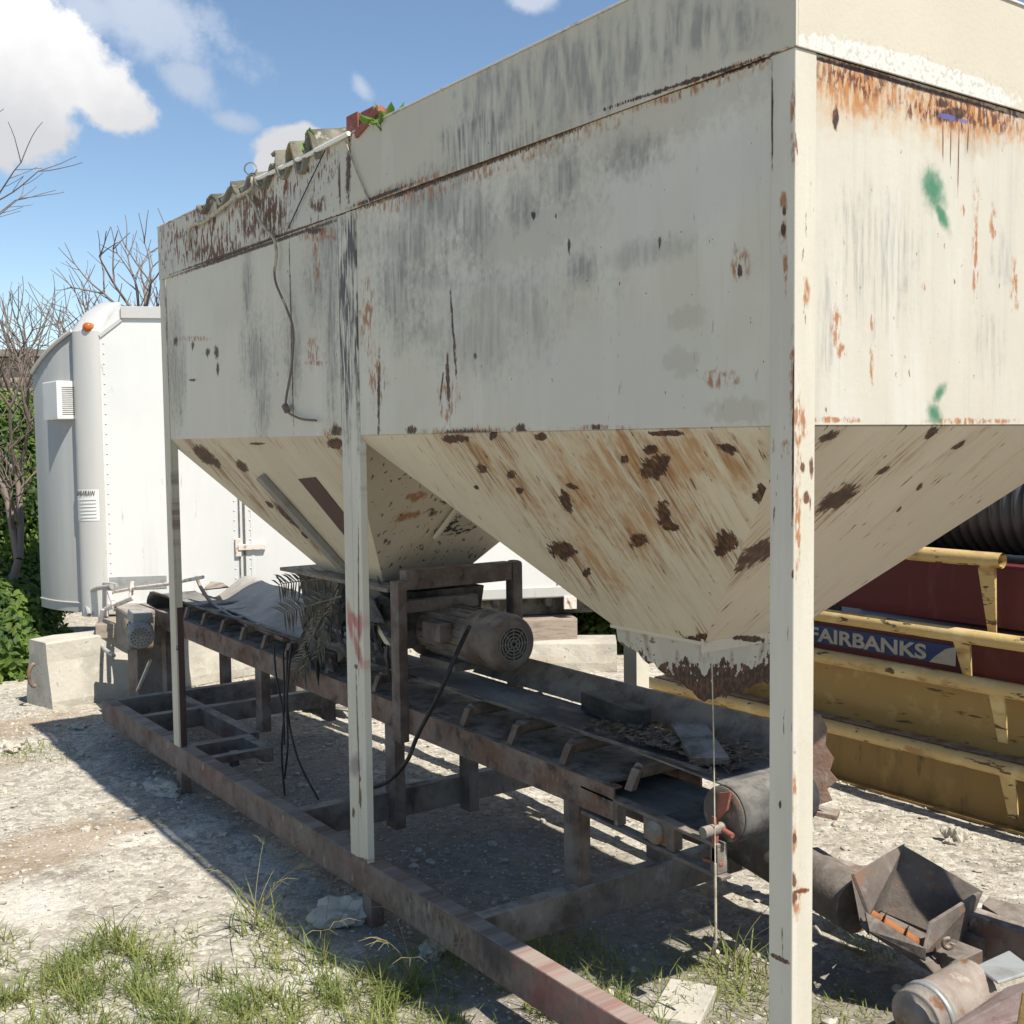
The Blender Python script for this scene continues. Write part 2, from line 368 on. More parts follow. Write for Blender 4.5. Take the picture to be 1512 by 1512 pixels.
M['rope'] = make_mat('pale_fibre', (0.44, 0.39, 0.29), [('n', (0.26, 0.21, 0.15), (30, 30, 30), .45, .66, .8, 5)], .9)
M['cable'] = make_mat('black_cable', (0.02, 0.02, 0.021), [('n', (0.07, 0.065, 0.06), (12, 12, 12), .5, .7, .7, 5)], .6)
M['greyhose'] = make_mat('grey_hose', (0.36, 0.355, 0.34), [('n', (0.22, 0.2, 0.18), (9, 9, 9), .45, .68, .7, 5)], .55)
M['deadleaf'] = make_mat('dead_palm_leaf', (0.17, 0.155, 0.115), [('n', (0.07, 0.066, 0.055), (14, 14, 14), .45, .66, .8, 5)], .85, bump=(60, .1))
M['litter'] = make_mat('dry_leaf_litter', (0.20, 0.15, 0.10), [('n', (0.09, 0.066, 0.048), (50, 50, 50), .45, .6, .9, 5), ('n', (0.34, 0.28, 0.21), (90, 90, 90), .56, .66, .8, 4)], .95, bump=(60, .8))
M['bark'] = make_mat('grey_bark', (0.175, 0.138, 0.118), [('n', (0.20, 0.155, 0.125), (5, 5, 2), .48, .68, .8, 6)], .9, bump=(40, .4))
M['leaf'] = make_mat('ivy_leaf', (0.13, 0.20, 0.038), [
    ('n', (0.036, 0.072, 0.020), (2.2, 2.2, 2.2), .42, .58, .9, 4), ('n', (0.115, 0.155, 0.032), (5, 5, 5), .54, .66, .8, 5)], .55, bump=(10, 0), spec=.3, trans=(0.26, 0.40, 0.06))
M['hedgecore'] = make_mat('shaded_twig_mass', (0.022, 0.03, 0.012), [('n', (0.05, 0.06, 0.025), (9, 9, 9), .5, .66, .8, 6)], .95, bump=(20, 1.0))  # near-black colour stands for the shade inside the foliage
M['grass'] = make_mat('grass_blade', (0.225, 0.25, 0.075), [
    ('n', (0.12, 0.17, 0.05), (3, 3, 3), .42, .6, .7, 4), ('n', (0.27, 0.245, 0.115), (17, 17, 17), .54, .66, .8, 4)], .6, bump=(10, 0), spec=.3, trans=(0.30, 0.36, 0.10))
M['straw'] = make_mat('dry_straw', (0.32, 0.28, 0.15), [('n', (0.2, 0.22, 0.09), (6, 6, 6), .5, .66, .8, 4)], .7, bump=(10, 0), trans=(0.3, 0.27, 0.13))
M['plant'] = make_mat('waxy_green_leaf', (0.085, 0.175, 0.028), [('n', (0.13, 0.24, 0.04), (20, 20, 20), .45, .66, .8, 4)], .35, bump=(10, 0), trans=(0.2, 0.34, 0.05))
M['sheet'] = make_mat('mossy_fibre_cement', (0.20, 0.185, 0.145), [
    ('n', (0.09, 0.085, 0.06), (8, 8, 8), .44, .62, .9, 6), ('n', (0.48, 0.46, 0.38), (16, 16, 16), .58, .7, .7, 6), ('n', (0.28, 0.20, 0.06), (6, 6, 6), .6, .7, .6, 5)], .95, bump=(40, .5))
M['pinkrust'] = make_mat('pinkish_rusty_paint', (0.30, 0.235, 0.215), [
    ('n', (0.20, 0.115, 0.10), (5, 5, 5), .42, .64, .8, 7), ('n', (0.40, 0.33, 0.33), (11, 11, 11), .54, .7, .7, 7), ('n', (0.20, 0.09, 0.035), (6, 6, 6), .6, .7, .8, 6)], .7, bump=(50, .35))
M['drum'] = make_mat('pale_scuffed_drum', (0.30, 0.26, 0.225), [
    ('n', (0.20, 0.145, 0.115), (6, 6, 6), .44, .64, .8, 7), ('n', (0.42, 0.38, 0.34), (12, 12, 12), .54, .7, .7, 7), ('n', (0.20, 0.095, 0.04), (7, 7, 7), .58, .68, .9, 6)], .65, bump=(40, .4), dent=.3)
M['rustgrey'] = make_mat('grey_rusty_steel', (0.17, 0.145, 0.125), [
    ('n', (0.10, 0.062, 0.045), (7, 7, 7), .44, .64, .85, 7), ('n', (0.30, 0.27, 0.24), (14, 14, 14), .56, .7, .7, 7), ('n', (0.19, 0.085, 0.035), (9, 9, 9), .58, .7, .8, 6)], .75, bump=(55, .35), dust_lift=.8)
M['auger'] = make_mat('dark_rusty_plate', (0.095, 0.075, 0.064), [
    ('n', (0.05, 0.038, 0.033), (6, 6, 6), .44, .64, .85, 7), ('n', (0.20, 0.17, 0.145), (14, 14, 14), .56, .7, .7, 7), ('n', (0.15, 0.07, 0.035), (9, 9, 9), .55, .68, .8, 6)], .8, bump=(55, .4), dust_lift=.35)
M['screw'] = make_mat('orange_rust', (0.30, 0.12, 0.042), [('n', (0.16, 0.06, 0.028), (14, 14, 14), .45, .66, .8, 6)], .9, bump=(55, .5))
M['galv'] = make_mat('dull_galvanised', (0.40, 0.41, 0.40), [('n', (0.28, 0.27, 0.25), (12, 12, 12), .45, .68, .7, 6)], .45, metal=.5, bump=(40, .1))
M['tanwall'] = make_mat('tan_rendered_wall', (0.34, 0.27, 0.19), [('n', (0.26, 0.21, 0.15), (1.5, 1.5, 1.5), .42, .66, .7, 6)], .9)

# ------------------------------------------------------------------ ground
def ground_height(x, y):
    h = 0.018 * math.sin(1.3 * x + 0.7 * y + 1.0) * math.sin(0.9 * y - 0.6 * x) + 0.03 * (mnoise.noise((x * 0.7, y * 0.7, 3.1))) + 0.014 * mnoise.noise((x * 3.1, y * 3.1, 7.7)) + 0.006 * mnoise.noise((x * 9, y * 9, 1.7))
    return h - 0.01
def gm_material():
    m = bpy.data.materials.new('gravelly_limestone_ground'); m.use_nodes = True
    nt = m.node_tree; b = NB(nt); bs = nt.nodes['Principled BSDF']
    o = b.node('ShaderNodeTexCoord').outputs['Object']
    big = b.noise(o, 0.55, 6, .6); mid = b.noise(o, 3.0, 7, .65); fine = b.noise(o, 26, 8, .7)
    def vor(scale, feat='F1', out='Distance'):
        v = b.node('ShaderNodeTexVoronoi', feature=feat); b.put(v.inputs['Vector'], b.vmath('ADD', o, (0, 0, 0))); v.inputs['Scale'].default_value = scale
        return v
    v1 = vor(26); v2 = vor(70); v3 = vor(11)
    col = b.mix(b.ss(big, .38, .64), (0.36, 0.325, 0.268), (0.44, 0.405, 0.34))
    col = b.mix(b.math('MULTIPLY', b.ss(mid, .5, .68), .75), col, (0.20, 0.172, 0.14))
    col = b.mix(b.math('MULTIPLY', b.ss(fine, .48, .66), .7), col, (0.50, 0.475, 0.42))
    g = b.node('ShaderNodeSeparateColor'); b.put(g.inputs[0], v1.outputs['Color'])
    g2 = b.node('ShaderNodeSeparateColor'); b.put(g2.inputs[0], v2.outputs['Color'])
    col = b.mix(b.math('MULTIPLY', b.ss(g.outputs[0], .55, .75), .55), col, (0.56, 0.535, 0.475))
    col = b.mix(b.math('MULTIPLY', b.ss(g.outputs[1], .75, .85), .5), col, (0.16, 0.145, 0.125))
    col = b.mix(b.math('MULTIPLY', b.ss(g2.outputs[1], .6, .8), .4), col, (0.19, 0.175, 0.15))
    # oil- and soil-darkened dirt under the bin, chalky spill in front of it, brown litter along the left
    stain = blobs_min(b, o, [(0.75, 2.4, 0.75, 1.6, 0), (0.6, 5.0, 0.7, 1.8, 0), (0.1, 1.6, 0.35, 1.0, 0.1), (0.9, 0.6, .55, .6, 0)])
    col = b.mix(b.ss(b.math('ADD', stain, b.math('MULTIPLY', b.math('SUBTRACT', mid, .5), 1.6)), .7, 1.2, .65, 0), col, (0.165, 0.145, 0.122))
    ch = blobs_min(b, o, [(*PZ(190, 1238)[:2], .5, .12, -.25), (*PZ(40, 1330)[:2], .22, .3, .2), (*PZ(90, 1240)[:2], .3, .1, 0), (*PZ(470, 1432)[:2], .28, .12, .5)])
    col = b.mix(b.ss(b.math('ADD', ch, b.math('MULTIPLY', b.math('SUBTRACT', fine, .5), 1.6)), .6, 1.15, .55, 0), col, (0.60, 0.575, 0.52))
    br = blobs_min(b, o, [(-1.0, 4.2, .9, .35, .3), (-0.5, 7.0, .8, .4, .2), (-1.3, 5.9, .8, .4, .2)])
    col = b.mix(b.ss(b.math('ADD', br, b.math('MULTIPLY', b.math('SUBTRACT', mid, .5), 2.0)), .5, 1.2, .6, 0), col, (0.24, 0.165, 0.10))
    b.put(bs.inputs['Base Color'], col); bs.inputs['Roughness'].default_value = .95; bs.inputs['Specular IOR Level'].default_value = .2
    h = b.math('ADD', b.math('MULTIPLY', b.math('SUBTRACT', 1.0, v1.outputs['Distance']), .5), b.math('MULTIPLY', fine, .9))
    h = b.math('ADD', h, b.math('MULTIPLY', b.math('SUBTRACT', 1.0, v2.outputs['Distance']), .3))
    h = b.math('ADD', h, b.math('MULTIPLY', b.math('SUBTRACT', 1.0, v3.outputs['Distance']), .5))
    bp = b.node('ShaderNodeBump'); bp.inputs['Strength'].default_value = .6; bp.inputs['Distance'].default_value = .02
    b.put(bp.inputs['Height'], h); b.put(bs.inputs['Normal'], bp.outputs[0])
    return m
def build_ground():
    xs = np.concatenate([np.linspace(-300, -8, 12)[:-1], np.linspace(-8, -4, 14)[:-1], np.linspace(-4, 6, 210)[:-1], np.linspace(6, 14, 24)[:-1], np.linspace(14, 300, 12)])
    ys = np.concatenate([np.linspace(-300, -6, 12)[:-1], np.linspace(-6, -1, 24)[:-1], np.linspace(-1, 9, 210)[:-1], np.linspace(9, 18, 26)[:-1], np.linspace(18, 400, 14)])
    vs = [(float(x), float(y), ground_height(x, y)) for y in ys for x in xs]
    nx = len(xs); fs = [(j * nx + i, j * nx + i + 1, (j + 1) * nx + i + 1, (j + 1) * nx + i) for j in range(len(ys) - 1) for i in range(nx - 1)]
    mb = MB(); mb.add(vs, fs, 0, True)
    o = mb.build('ground', gm_material()); o['kind'] = 'structure'
build_ground()

def rock_verts(r, sub=1, seed=0, rough=.35):
    bm = bmesh.new(); bmesh.ops.create_icosphere(bm, subdivisions=sub, radius=1.0)
    rr = random.Random(seed); off = Vector((rr.uniform(0, 99), rr.uniform(0, 99), 0))
    vs = []
    for v in bm.verts:
        k = 1 + rough * mnoise.noise(v.co * 1.3 + off) + rough * .5 * mnoise.noise(v.co * 3 + off)
        vs.append(v.co * k * r)
    fs = [tuple(v.index for v in f.verts) for f in bm.faces]
    bm.free(); return vs, fs
def build_gravel():
    rg = np.random.default_rng(5)
    temps = []
    for i in range(6):
        vs, fs = rock_verts(1.0, 1, i + 40, .7)
        temps.append((np.array([tuple(q) for q in vs]), np.array(fs)))
    N = 30000; V = []; Fc = []; off = 0
    for i in range(N):
        # thrown about the yard, thicker close in front of the bin
        t = rg.random() ** 0.8
        x = rg.uniform(-1.9, 4.2); y = 0.6 + 7.8 * t
        tv, tf = temps[i % 6]
        s = 0.004 + 0.009 * rg.random() ** 2 + (0.026 * rg.random() ** 2 if rg.random() < .07 else 0)
        a = rg.uniform(0, 6.28); ca, sa = math.cos(a), math.sin(a)
        q = tv * s * np.array([1, rg.uniform(.6, 1), rg.uniform(.4, .8)])
        q = np.stack([q[:, 0] * ca - q[:, 1] * sa + x, q[:, 0] * sa + q[:, 1] * ca + y, q[:, 2] + ground_height(x, y) + s * .1], 1)
        V.append(q); Fc.append(tf + off); off += len(q)
    V = np.concatenate(V); Fc = np.concatenate(Fc)
    me = bpy.data.meshes.new('gravel'); me.from_pydata(V.tolist(), [], Fc.tolist()); me.update(); me.materials.append(M['stone'])
    o = bpy.data.objects.new('gravel', me); COL.objects.link(o); tag(o, 'loose pale limestone gravel scattered over the yard', 'gravel', kind='stuff')
build_gravel()

# ------------------------------------------------------------------ painted panels of the bin
HB, BB, TOP, RZ, L0, W = 2.116, 3.048, 3.35, 0.283, 4.757, 1.65
YM = 2.318
VS = (34, 5, 5)       # vertical streak noise in (u, v): fine along u, long along v
VSF = (90, 16, 5)
def sp_(*bl): return [blob(0, 0.0, 'y', *q) for q in bl]
def se_(*bl): return [seg(0, 0.0, 'y', *q) for q in bl]
def ep_(*bl): return [blob(1, 0.0, 'x', *q) for q in bl]
def ee_(*bl): return [seg(1, 0.0, 'x', *q) for q in bl]
def halo(h, pr, bl, amt=.85):
    out = [(u, v - rv * 1.2, ru * 1.7, rv * 2.8, a if abs(a) < .01 else a * .3) for (u, v, ru, rv, a) in cb_(h, pr, *bl)]
    return ('b', (0.21, 0.095, 0.035), out, 1.1, (16, 6, 1), .7, amt, ((80, 5, 1), .44, .60))
NXH = [(965, 690, 20, 20), (982, 760, 14, 18), (838, 740, 8, 17), (832, 813, 20, 14), (945, 798, 13, 10), (1075, 802, 15, 15), (757, 700, 6, 6), (714, 692, 6, 9), (848, 718, 9, 5), (1075, 662, 14, 8), (680, 646, 26, 7), (985, 640, 26, 4), (925, 678, 6, 6), (735, 645, 8, 8)]
NYH = [(1235, 735, 34, 13), (1110, 820, 30, 13), (1218, 645, 16, 6), (1370, 640, 12, 5), (1412, 658, 12, 4), (1300, 695, 12, 4)]
FXH = [(310, 676, 20, 9), (357, 688, 11, 6), (430, 765, 26, 8), (495, 655, 12, 8)]
def cb_(h, pr, *bl): return [blob(None, h, pr, *q) for q in bl]
GRIME = [('n', (0.50, 0.455, 0.36), (1.3, 1.3, 1), .40, .62, .55, 5), ('n', (0.62, 0.59, 0.51), (6, .9, 1), .50, .70, .45, 5),
         ('n', (0.41, 0.39, 0.34), (22, 1.4, 1), .56, .74, .40, 6)]
SPECK = [('n', RUSTB, (46, 24, 1), .71, .75, .9, 3), ('n', (0.25, 0.23, 0.20), (60, 14, 1), .66, .72, .5, 4)]

m_near_side = make_mat('cream_paint_near_side', CREAM, GRIME + [
    ('b', (0.52, 0.51, 0.45), sp_((880, 330, 330, 60, -20), (900, 560, 200, 80)), .8, (2.5, 2.5, 1), .35, .5, None),
    ('b', (0.385, 0.335, 0.265), se_(((800, 235), (1135, 115), 38)) + sp_((760, 350, 100, 40, -20)), 1.2, (4, 4, 1), .4, .4, None),
    ('b', (0.44, 0.40, 0.32), sp_((1003, 533, 22, 22), (1012, 468, 26, 18, -20), (1085, 606, 42, 20)), 1.1, (7, 7, 1), .25, .7, None),
    ('b', SOOT, sp_((700, 320, 26, 46), (768, 300, 22, 30), (860, 395, 16, 22), (600, 360, 55, 40), (585, 420, 30, 60), (830, 260, 36, 40, -20), (935, 225, 45, 26, -15), (640, 300, 60, 40, -15)), 1.6, (6, 3, 1), .9, .85, ((40, 5, 1), .12, .80)),
    ('b', (0.21, 0.20, 0.185), sp_((735, 445, 85, 38, -10), (700, 500, 60, 45, -10), (950, 372, 60, 14, -12), (635, 490, 22, 18), (790, 470, 30, 50), (640, 415, 60, 12, 10)), 1.6, (6, 4, 1), .9, .6, ((40, 5, 1), .10, .80)),
    ('b', RUSTO, se_(((520, 318), (830, 201), 18), ((930, 160), (1135, 92), 9)) + sp_((700, 640, 80, 10), (880, 632, 40, 5), (660, 590, 14, 30), (1090, 390, 14, 24), (555, 560, 12, 40), (540, 470, 10, 60), (1060, 560, 30, 12)), 1.0, (16, 8, 1), .4, .85, ((60, 20, 1), .44, .62)),
    ('b', RUSTD, se_(((518, 312), (830, 196), 5), ((930, 153), (1135, 84), 4), ((663, 430), (671, 545), 1.7), ((658, 520), (661, 600), 2.6), ((652, 555), (648, 590), 1.4), ((558, 530), (557, 640), 1.8)) + sp_((690, 640, 40, 6), (767, 634, 7, 8), (878, 631, 8, 4), (605, 635, 7, 6), (975, 638, 38, 4), (700, 525, 2, 4), (786, 317, 3, 6), (838, 362, 2, 10), (972, 358, 2, 8), (1090, 400, 3, 8)), 1.5, (60, 20, 1), .3, .95, None),
    ] + SPECK, .62, proj='y', bump=(45, .08), dent=.5, seed=3.1)
m_far_side = make_mat('cream_paint_far_side', CREAM, GRIME + [
    ('b', (0.47, 0.44, 0.36), sp_((455, 420, 40, 110)), .6, (3, 2, 1), .3, .6, None),
    ('b', SOOT, sp_((378, 525, 18, 50), (466, 425, 16, 45), (385, 600, 10, 50), (258, 540, 10, 70), (430, 520, 10, 60), (364, 420, 6, 60), (488, 480, 8, 130), (480, 350, 16, 60), (365, 380, 4, 30)), 1.6, (7, 3, 1), .85, .9, ((45, 5, 1), .20, .76)),
    ('b', RUSTO, sp_((470, 345, 30, 12), (465, 385, 5, 40), (460, 520, 8, 20), (465, 536, 14, 4), (285, 500, 20, 4), (490, 640, 14, 14), (415, 652, 60, 6)), 1.0, (16, 9, 1), .4, .9, ((50, 18, 1), .42, .6)),
    ('b', RUSTD, se_(((238, 414), (500, 323), 2.6), ((425, 350), (432, 640), .9)) + sp_((462, 340, 12, 6), (258, 503, 3, 7), (283, 510, 2, 6), (318, 520, 3, 9), (305, 520, 3, 6), (495, 637, 8, 8), (320, 545, 2, 9), (283, 561, 5, 2)), 1.5, (60, 20, 1), .3, .95, None),
    ] + SPECK, .62, proj='y', bump=(45, .08), dent=.5, seed=9.4)
m_near_collar = make_mat('cream_paint_near_collar', (0.50, 0.465, 0.375), GRIME + [
    ('b', (0.19, 0.185, 0.18), sp_((860, 110, 130, 60, -22), (740, 150, 60, 50, -20), (1040, 40, 80, 40)), .9, (3, 2, 1), .5, .7, ((26, 5, 1), .36, .66)),
    ('b', SOOT, se_(((600, 280), (800, 200), 26), ((530, 306), (640, 262), 12)) + sp_((700, 200, 60, 28, -20)), .9, (6, 4, 1), .5, .95, ((70, 6, 1), .36, .74)),
    ('b', RUSTO, se_(((520, 308), (650, 258), 8), ((990, 135), (1140, 82), 6)), 1.0, (16, 9, 1), .4, .9, ((50, 20, 1), .45, .6)),
    ('b', RUSTD, se_(((900, 160), (1120, 88), 3), ((518, 200), (515, 300), 3.5), ((520, 306), (610, 272), 3)), 1.5, (60, 20, 1), .3, .95, None),
    ] + SPECK, .62, proj='y', bump=(45, .08), dent=.5, seed=5.2)
m_far_collar = make_mat('rust_flaked_far_collar', (0.50, 0.475, 0.40), GRIME + [
    ('b', (0.15, 0.055, 0.03), sp_((365, 312, 30, 40), (400, 320, 30, 32), (325, 365, 42, 26), (270, 352, 34, 36), (245, 375, 12, 26), (300, 330, 70, 40, -25), (430, 265, 60, 26, -25)), .9, (7, 5, 1), .5, 1.0, ((44, 13, 1), .53, .57)),
    ('b', RUSTB, sp_((385, 320, 34, 36), (320, 375, 40, 16), (470, 300, 12, 14), (455, 250, 8, 6)), .9, (9, 6, 1), .35, .95, ((40, 12, 1), .46, .52)),
    ('b', RUSTD, se_(((236, 411), (500, 318), 2.2), ((503, 235), (503, 300), 3)), .8, (30, 14, 1), .2, .9, None),
    ('n', RUSTB, (50, 15, 1), .63, .67, .8, 3)], .65, proj='y', bump=(45, .12), dent=.5, seed=1.9)
m_end = make_mat('cream_paint_end_panel', (0.455, 0.425, 0.36), [
    ('n', (0.43, 0.385, 0.31), (1.6, 1.0, 1), .42, .62, .45, 5), ('n', (0.51, 0.50, 0.455), (7, .9, 1), .48, .70, .6, 5), ('n', (0.36, 0.35, 0.31), (26, 1.6, 1), .52, .74, .55, 6),
    ('b', (0.22, 0.22, 0.21), ep_((1480, 380, 16, 32), (1465, 520, 16, 46), (1255, 330, 18, 26), (1222, 470, 9, 90), (1300, 380, 60, 90), (1440, 200, 40, 26)), 1.0, (9, 4, 1), .55, .75, ((60, 5, 1), .40, .74)),
    ('b', (0.42, 0.27, 0.13), ee_(((1206, 110), (1330, 142), 52), ((1330, 148), (1520, 190), 40)), 1.0, (14, 4, 1), .8, .7, None),
    ('b', (0.36, 0.15, 0.045), ee_(((1206, 112), (1330, 145), 34), ((1330, 150), (1520, 190), 24)), 1.2, (14, 6, 1), .6, .95, ((60, 16, 1), .38, .56)),
    ('b', (0.10, 0.035, 0.016), ee_(((1206, 95), (1330, 130), 26), ((1330, 148), (1520, 182), 22)), 1.2, (16, 9, 1), .6, .95, ((70, 24, 1), .49, .57)),
    ('b', RUSTD, ee_(((1206, 84), (1512, 174), 3.5)) + ep_((1236, 172, 5, 16), (1408, 168, 24, 10), (1395, 152, 9, 8), (1290, 108, 40, 4, 16)), .9, (40, 20, 1), .25, .97, None),
    ('b', (0.13, 0.05, 0.025), ee_(((1395, 180), (1395, 232), 1), ((1407, 180), (1406, 244), 1), ((1419, 185), (1417, 286), 1), ((1433, 185), (1431, 224), 1)), .5, (30, 6, 1), .3, .9, None),
    ('b', RUSTO, ep_((1237, 480, 6, 26), (1246, 520, 7, 12), (1290, 540, 3, 30), (1444, 290, 5, 24), (1443, 380, 4, 60), (1425, 310, 3, 8), (1470, 330, 5, 24), (1500, 420, 6, 30), (1290, 475, 2, 10), (1250, 350, 3, 10), (1367, 425, 3, 8), (1230, 620, 40, 4), (1440, 622, 60, 4)), 1.2, (22, 9, 1), .4, .9, ((60, 20, 1), .42, .56)),
    ('b', (0.035, 0.15, 0.08), ee_(((1373, 252), (1388, 306), 13), ((1384, 296), (1402, 338), 6), ((1398, 568), (1383, 592), 6), ((1379, 598), (1386, 626), 9)), .9, (9, 4, 1), .75, .95, None),
    ('b', (0.10, 0.10, 0.28), ep_((1402, 172, 13, 4, 14), (1425, 178, 8, 3, 14)), .9, (40, 30, 1), .2, .8, None),
    ('n', RUSTB, (50, 22, 1), .70, .74, .8, 3)], .55, proj='x', bump=(45, .1), dent=.4, seed=2.2)
m_end_collar = make_mat('cream_paint_end_collar', (0.49, 0.445, 0.36), [
    ('n', (0.44, 0.395, 0.315), (1.6, 1.6, 1), .42, .62, .5, 5),
    ('b', (0.55, 0.535, 0.50), ee_(((1180, 62), (1520, 160), 24)), .5, (8, 8, 1), .06, .9, None, .4),
    ('b', (0.34, 0.32, 0.28), ee_(((1200, 60), (1520, 150), 22)), .8, (30, 30, 1), .4, .6, ((70, 70, 1), .53, .60)),
    ('n', RUSTO, (34, 15, 1), .72, .76, .8, 3)], .55, proj='x', bump=(60, .12), dent=.12, seed=4.0)
# sloping cone faces: stains run down the slope, which is straight down in (u, z)
def slope_hit(p0, p1, p2):
    n = np.cross(np.array(p1) - np.array(p0), np.array(p2) - np.array(p0))
    def f(a, c):
        d = ray(a, c); return CAM + d * (np.dot(n, np.array(p0) - CAM) / np.dot(n, d))
    return f
ZO = 1.36
NY0, NY1, FY0, FY1 = 0.02, 2.36, 2.44, L0 - 0.01
OX0, OX1, OY0, OY1, GY0, GY1 = 0.62, 1.09, 0.93, 1.40, 3.25, 3.95
CX0, CX1 = 0.010, W - 0.01
def cone_pts(y0, y1, oy0, oy1):
    return [(CX0, y0, HB), (CX1, y0, HB), (CX1, y1, HB), (CX0, y1, HB), (OX0, oy0, ZO), (OX1, oy0, ZO), (OX1, oy1, ZO), (OX0, oy1, ZO)]
NP_ = cone_pts(NY0, NY1, OY0, OY1); FP_ = cone_pts(FY0, FY1, GY0, GY1)
hit_nx = slope_hit(NP_[0], NP_[3], NP_[4]); hit_ny = slope_hit(NP_[0], NP_[1], NP_[4])
hit_fx = slope_hit(FP_[0], FP_[3], FP_[4]); hit_fy = slope_hit(FP_[0], FP_[1], FP_[4])
def cb_(h, pr, *bl): return [blob(None, h, pr, *q) for q in bl]
CONE = (0.545, 0.49, 0.375)
CG = [('n', (0.44, 0.385, 0.29), (1.6, 1.2, 1), .40, .64, .5, 5), ('n', (0.55, 0.515, 0.42), (9, 1.4, 1), .5, .7, .4, 5), ('n', (0.40, 0.26, 0.14), (26, 3.5, 1), .53, .74, .5, 6)]
m_cone_nx = make_mat('cone_face_streaked', CONE, CG + [
    ('b', (0.30, 0.165, 0.07), cb_(hit_nx, 'y', (690, 690, 70, 30, 45), (780, 740, 90, 22, 48), (930, 700, 110, 60, 40), (900, 790, 90, 60, 50), (1010, 680, 60, 50), (800, 650, 130, 16), (1075, 760, 30, 60), (1000, 830, 90, 50), (900, 880, 60, 30, 50)), 1.6, (9, 5, 1), .8, .5, ((46, 4, 1), .48, .68)),
    ('b', (0.155, 0.058, 0.022), cb_(hit_nx, 'y', (700, 690, 50, 24, 45), (940, 690, 80, 40, 40), (770, 720, 60, 16, 48), (900, 760, 60, 30, 50), (1020, 690, 30, 30), (990, 650, 90, 10), (880, 720, 70, 14, 50), (700, 650, 60, 10), (1035, 930, 30, 14), (800, 640, 80, 5)), 1.9, (14, 9, 1), .7, .7, ((70, 8, 1), .52, .66)),
    ('b', (0.36, 0.195, 0.08), cb_(hit_nx, 'y', (930, 700, 70, 40, 40), (1000, 680, 50, 34), (880, 740, 70, 20, 48), (760, 705, 50, 16, 46), (700, 665, 50, 14, 30), (960, 770, 40, 50, 30), (1080, 690, 40, 26), (880, 820, 50, 12, 50)), 1.8, (10, 4, 1), .9, .85, ((26, 5, 1), .36, .60)),
    halo(hit_nx, 'y', NXH),
    ('b', RUSTD, cb_(hit_nx, 'y', (965, 692, 20, 18), (962, 664, 9, 8), (985, 680, 8, 10), (982, 760, 11, 20, -15), (990, 778, 12, 6), (838, 740, 8, 17, -22), (832, 813, 20, 12, 25), (945, 798, 13, 10, 20), (1075, 800, 15, 15), (1066, 812, 8, 8), (757, 700, 6, 6), (714, 692, 6, 9, -30), (770, 724, 5, 5), (848, 718, 9, 4, 20), (1075, 662, 14, 7, 20), (925, 678, 6, 6), (985, 640, 26, 4), (672, 648, 22, 6), (730, 642, 6, 8), (1032, 944, 16, 9), (868, 845, 5, 6, 30), (1125, 730, 10, 12), (705, 720, 5, 3, 30), (800, 645, 8, 5)), 1.15, (30, 20, 1), .12, .98, None, -.5),
    ('n', RUSTB, (52, 12, 1), .655, .695, .9, 4)], .6, proj='y', bump=(45, .12), dent=.5, seed=6.3)
m_cone_ny = make_mat('cone_face_end', (0.54, 0.47, 0.37), CG + [
    ('b', (0.26, 0.12, 0.045), cb_(hit_ny, 'x', (1260, 700, 70, 26, -35), (1350, 650, 60, 14, -35), (1130, 790, 30, 40), (1220, 760, 50, 20, -35), (1150, 940, 70, 10, -15)), .9, (6, 3, 1), .5, .85, ((80, 5, 1), .55, .68)),
    halo(hit_ny, 'x', NYH, .7),
    ('b', RUSTD, cb_(hit_ny, 'x', (1235, 735, 34, 13, -32), (1110, 820, 36, 13, -32), (1218, 645, 16, 6, -25), (1370, 640, 12, 5, -40), (1412, 658, 13, 4, -35), (1300, 695, 12, 4, -35), (1135, 700, 14, 10, -60), (1355, 718, 8, 3, -50), (1325, 752, 6, 2, -45), (1100, 942, 20, 4)), 1.1, (26, 18, 1), .14, .97, None, -.4),
    ('n', RUSTB, (46, 12, 1), .64, .68, .85, 4)], .6, proj='x', bump=(45, .12), dent=.5, seed=8.8)
m_cone_fx = make_mat('cone_face_far', CONE, CG + [
    ('b', (0.30, 0.14, 0.05), cb_(hit_fx, 'y', (330, 690, 60, 16, 35), (420, 760, 90, 22, 40), (450, 790, 60, 16, 42), (420, 655, 80, 8)), .9, (6, 3, 1), .5, .85, ((80, 5, 1), .53, .68)),
    halo(hit_fx, 'y', FXH),
    ('b', RUSTD, cb_(hit_fx, 'y', (302, 672, 20, 9, 40), (320, 684, 8, 5, 60), (357, 688, 11, 6, 45), (430, 765, 32, 6, 42), (398, 745, 7, 3, 40), (380, 655, 12, 2), (495, 655, 12, 8), (470, 805, 16, 4, 42), (450, 790, 7, 3, 42)), .7, (30, 20, 1), .14, .97, None, -.4),
    ('n', RUSTB, (50, 12, 1), .66, .70, .85, 4)], .6, proj='y', bump=(45, .12), dent=.5, seed=11.3)
m_cone_fy = make_mat('cone_face_far_end', (0.52, 0.465, 0.38), CG + [
    ('b', RUSTO, cb_(hit_fy, 'x', (612, 733, 14, 7, -15), (600, 762, 22, 6, -12)), .9, (14, 10, 1), .3, .8, ((30, 30, 1), .42, .56)),
    ('b', RUSTD, cb_(hit_fy, 'x', (637, 756, 7, 6), (656, 742, 5, 3), (572, 800, 6, 5), (622, 808, 4, 4), (672, 772, 22, 10, -30)), .9, (36, 30, 1), .2, .9, ((50, 50, 1), .40, .52)),
    ('n', (0.09, 0.05, 0.035), (40, 30, 1), .62, .66, .9, 3)], .6, proj='x', bump=(45, .12), dent=.5, seed=13.1)
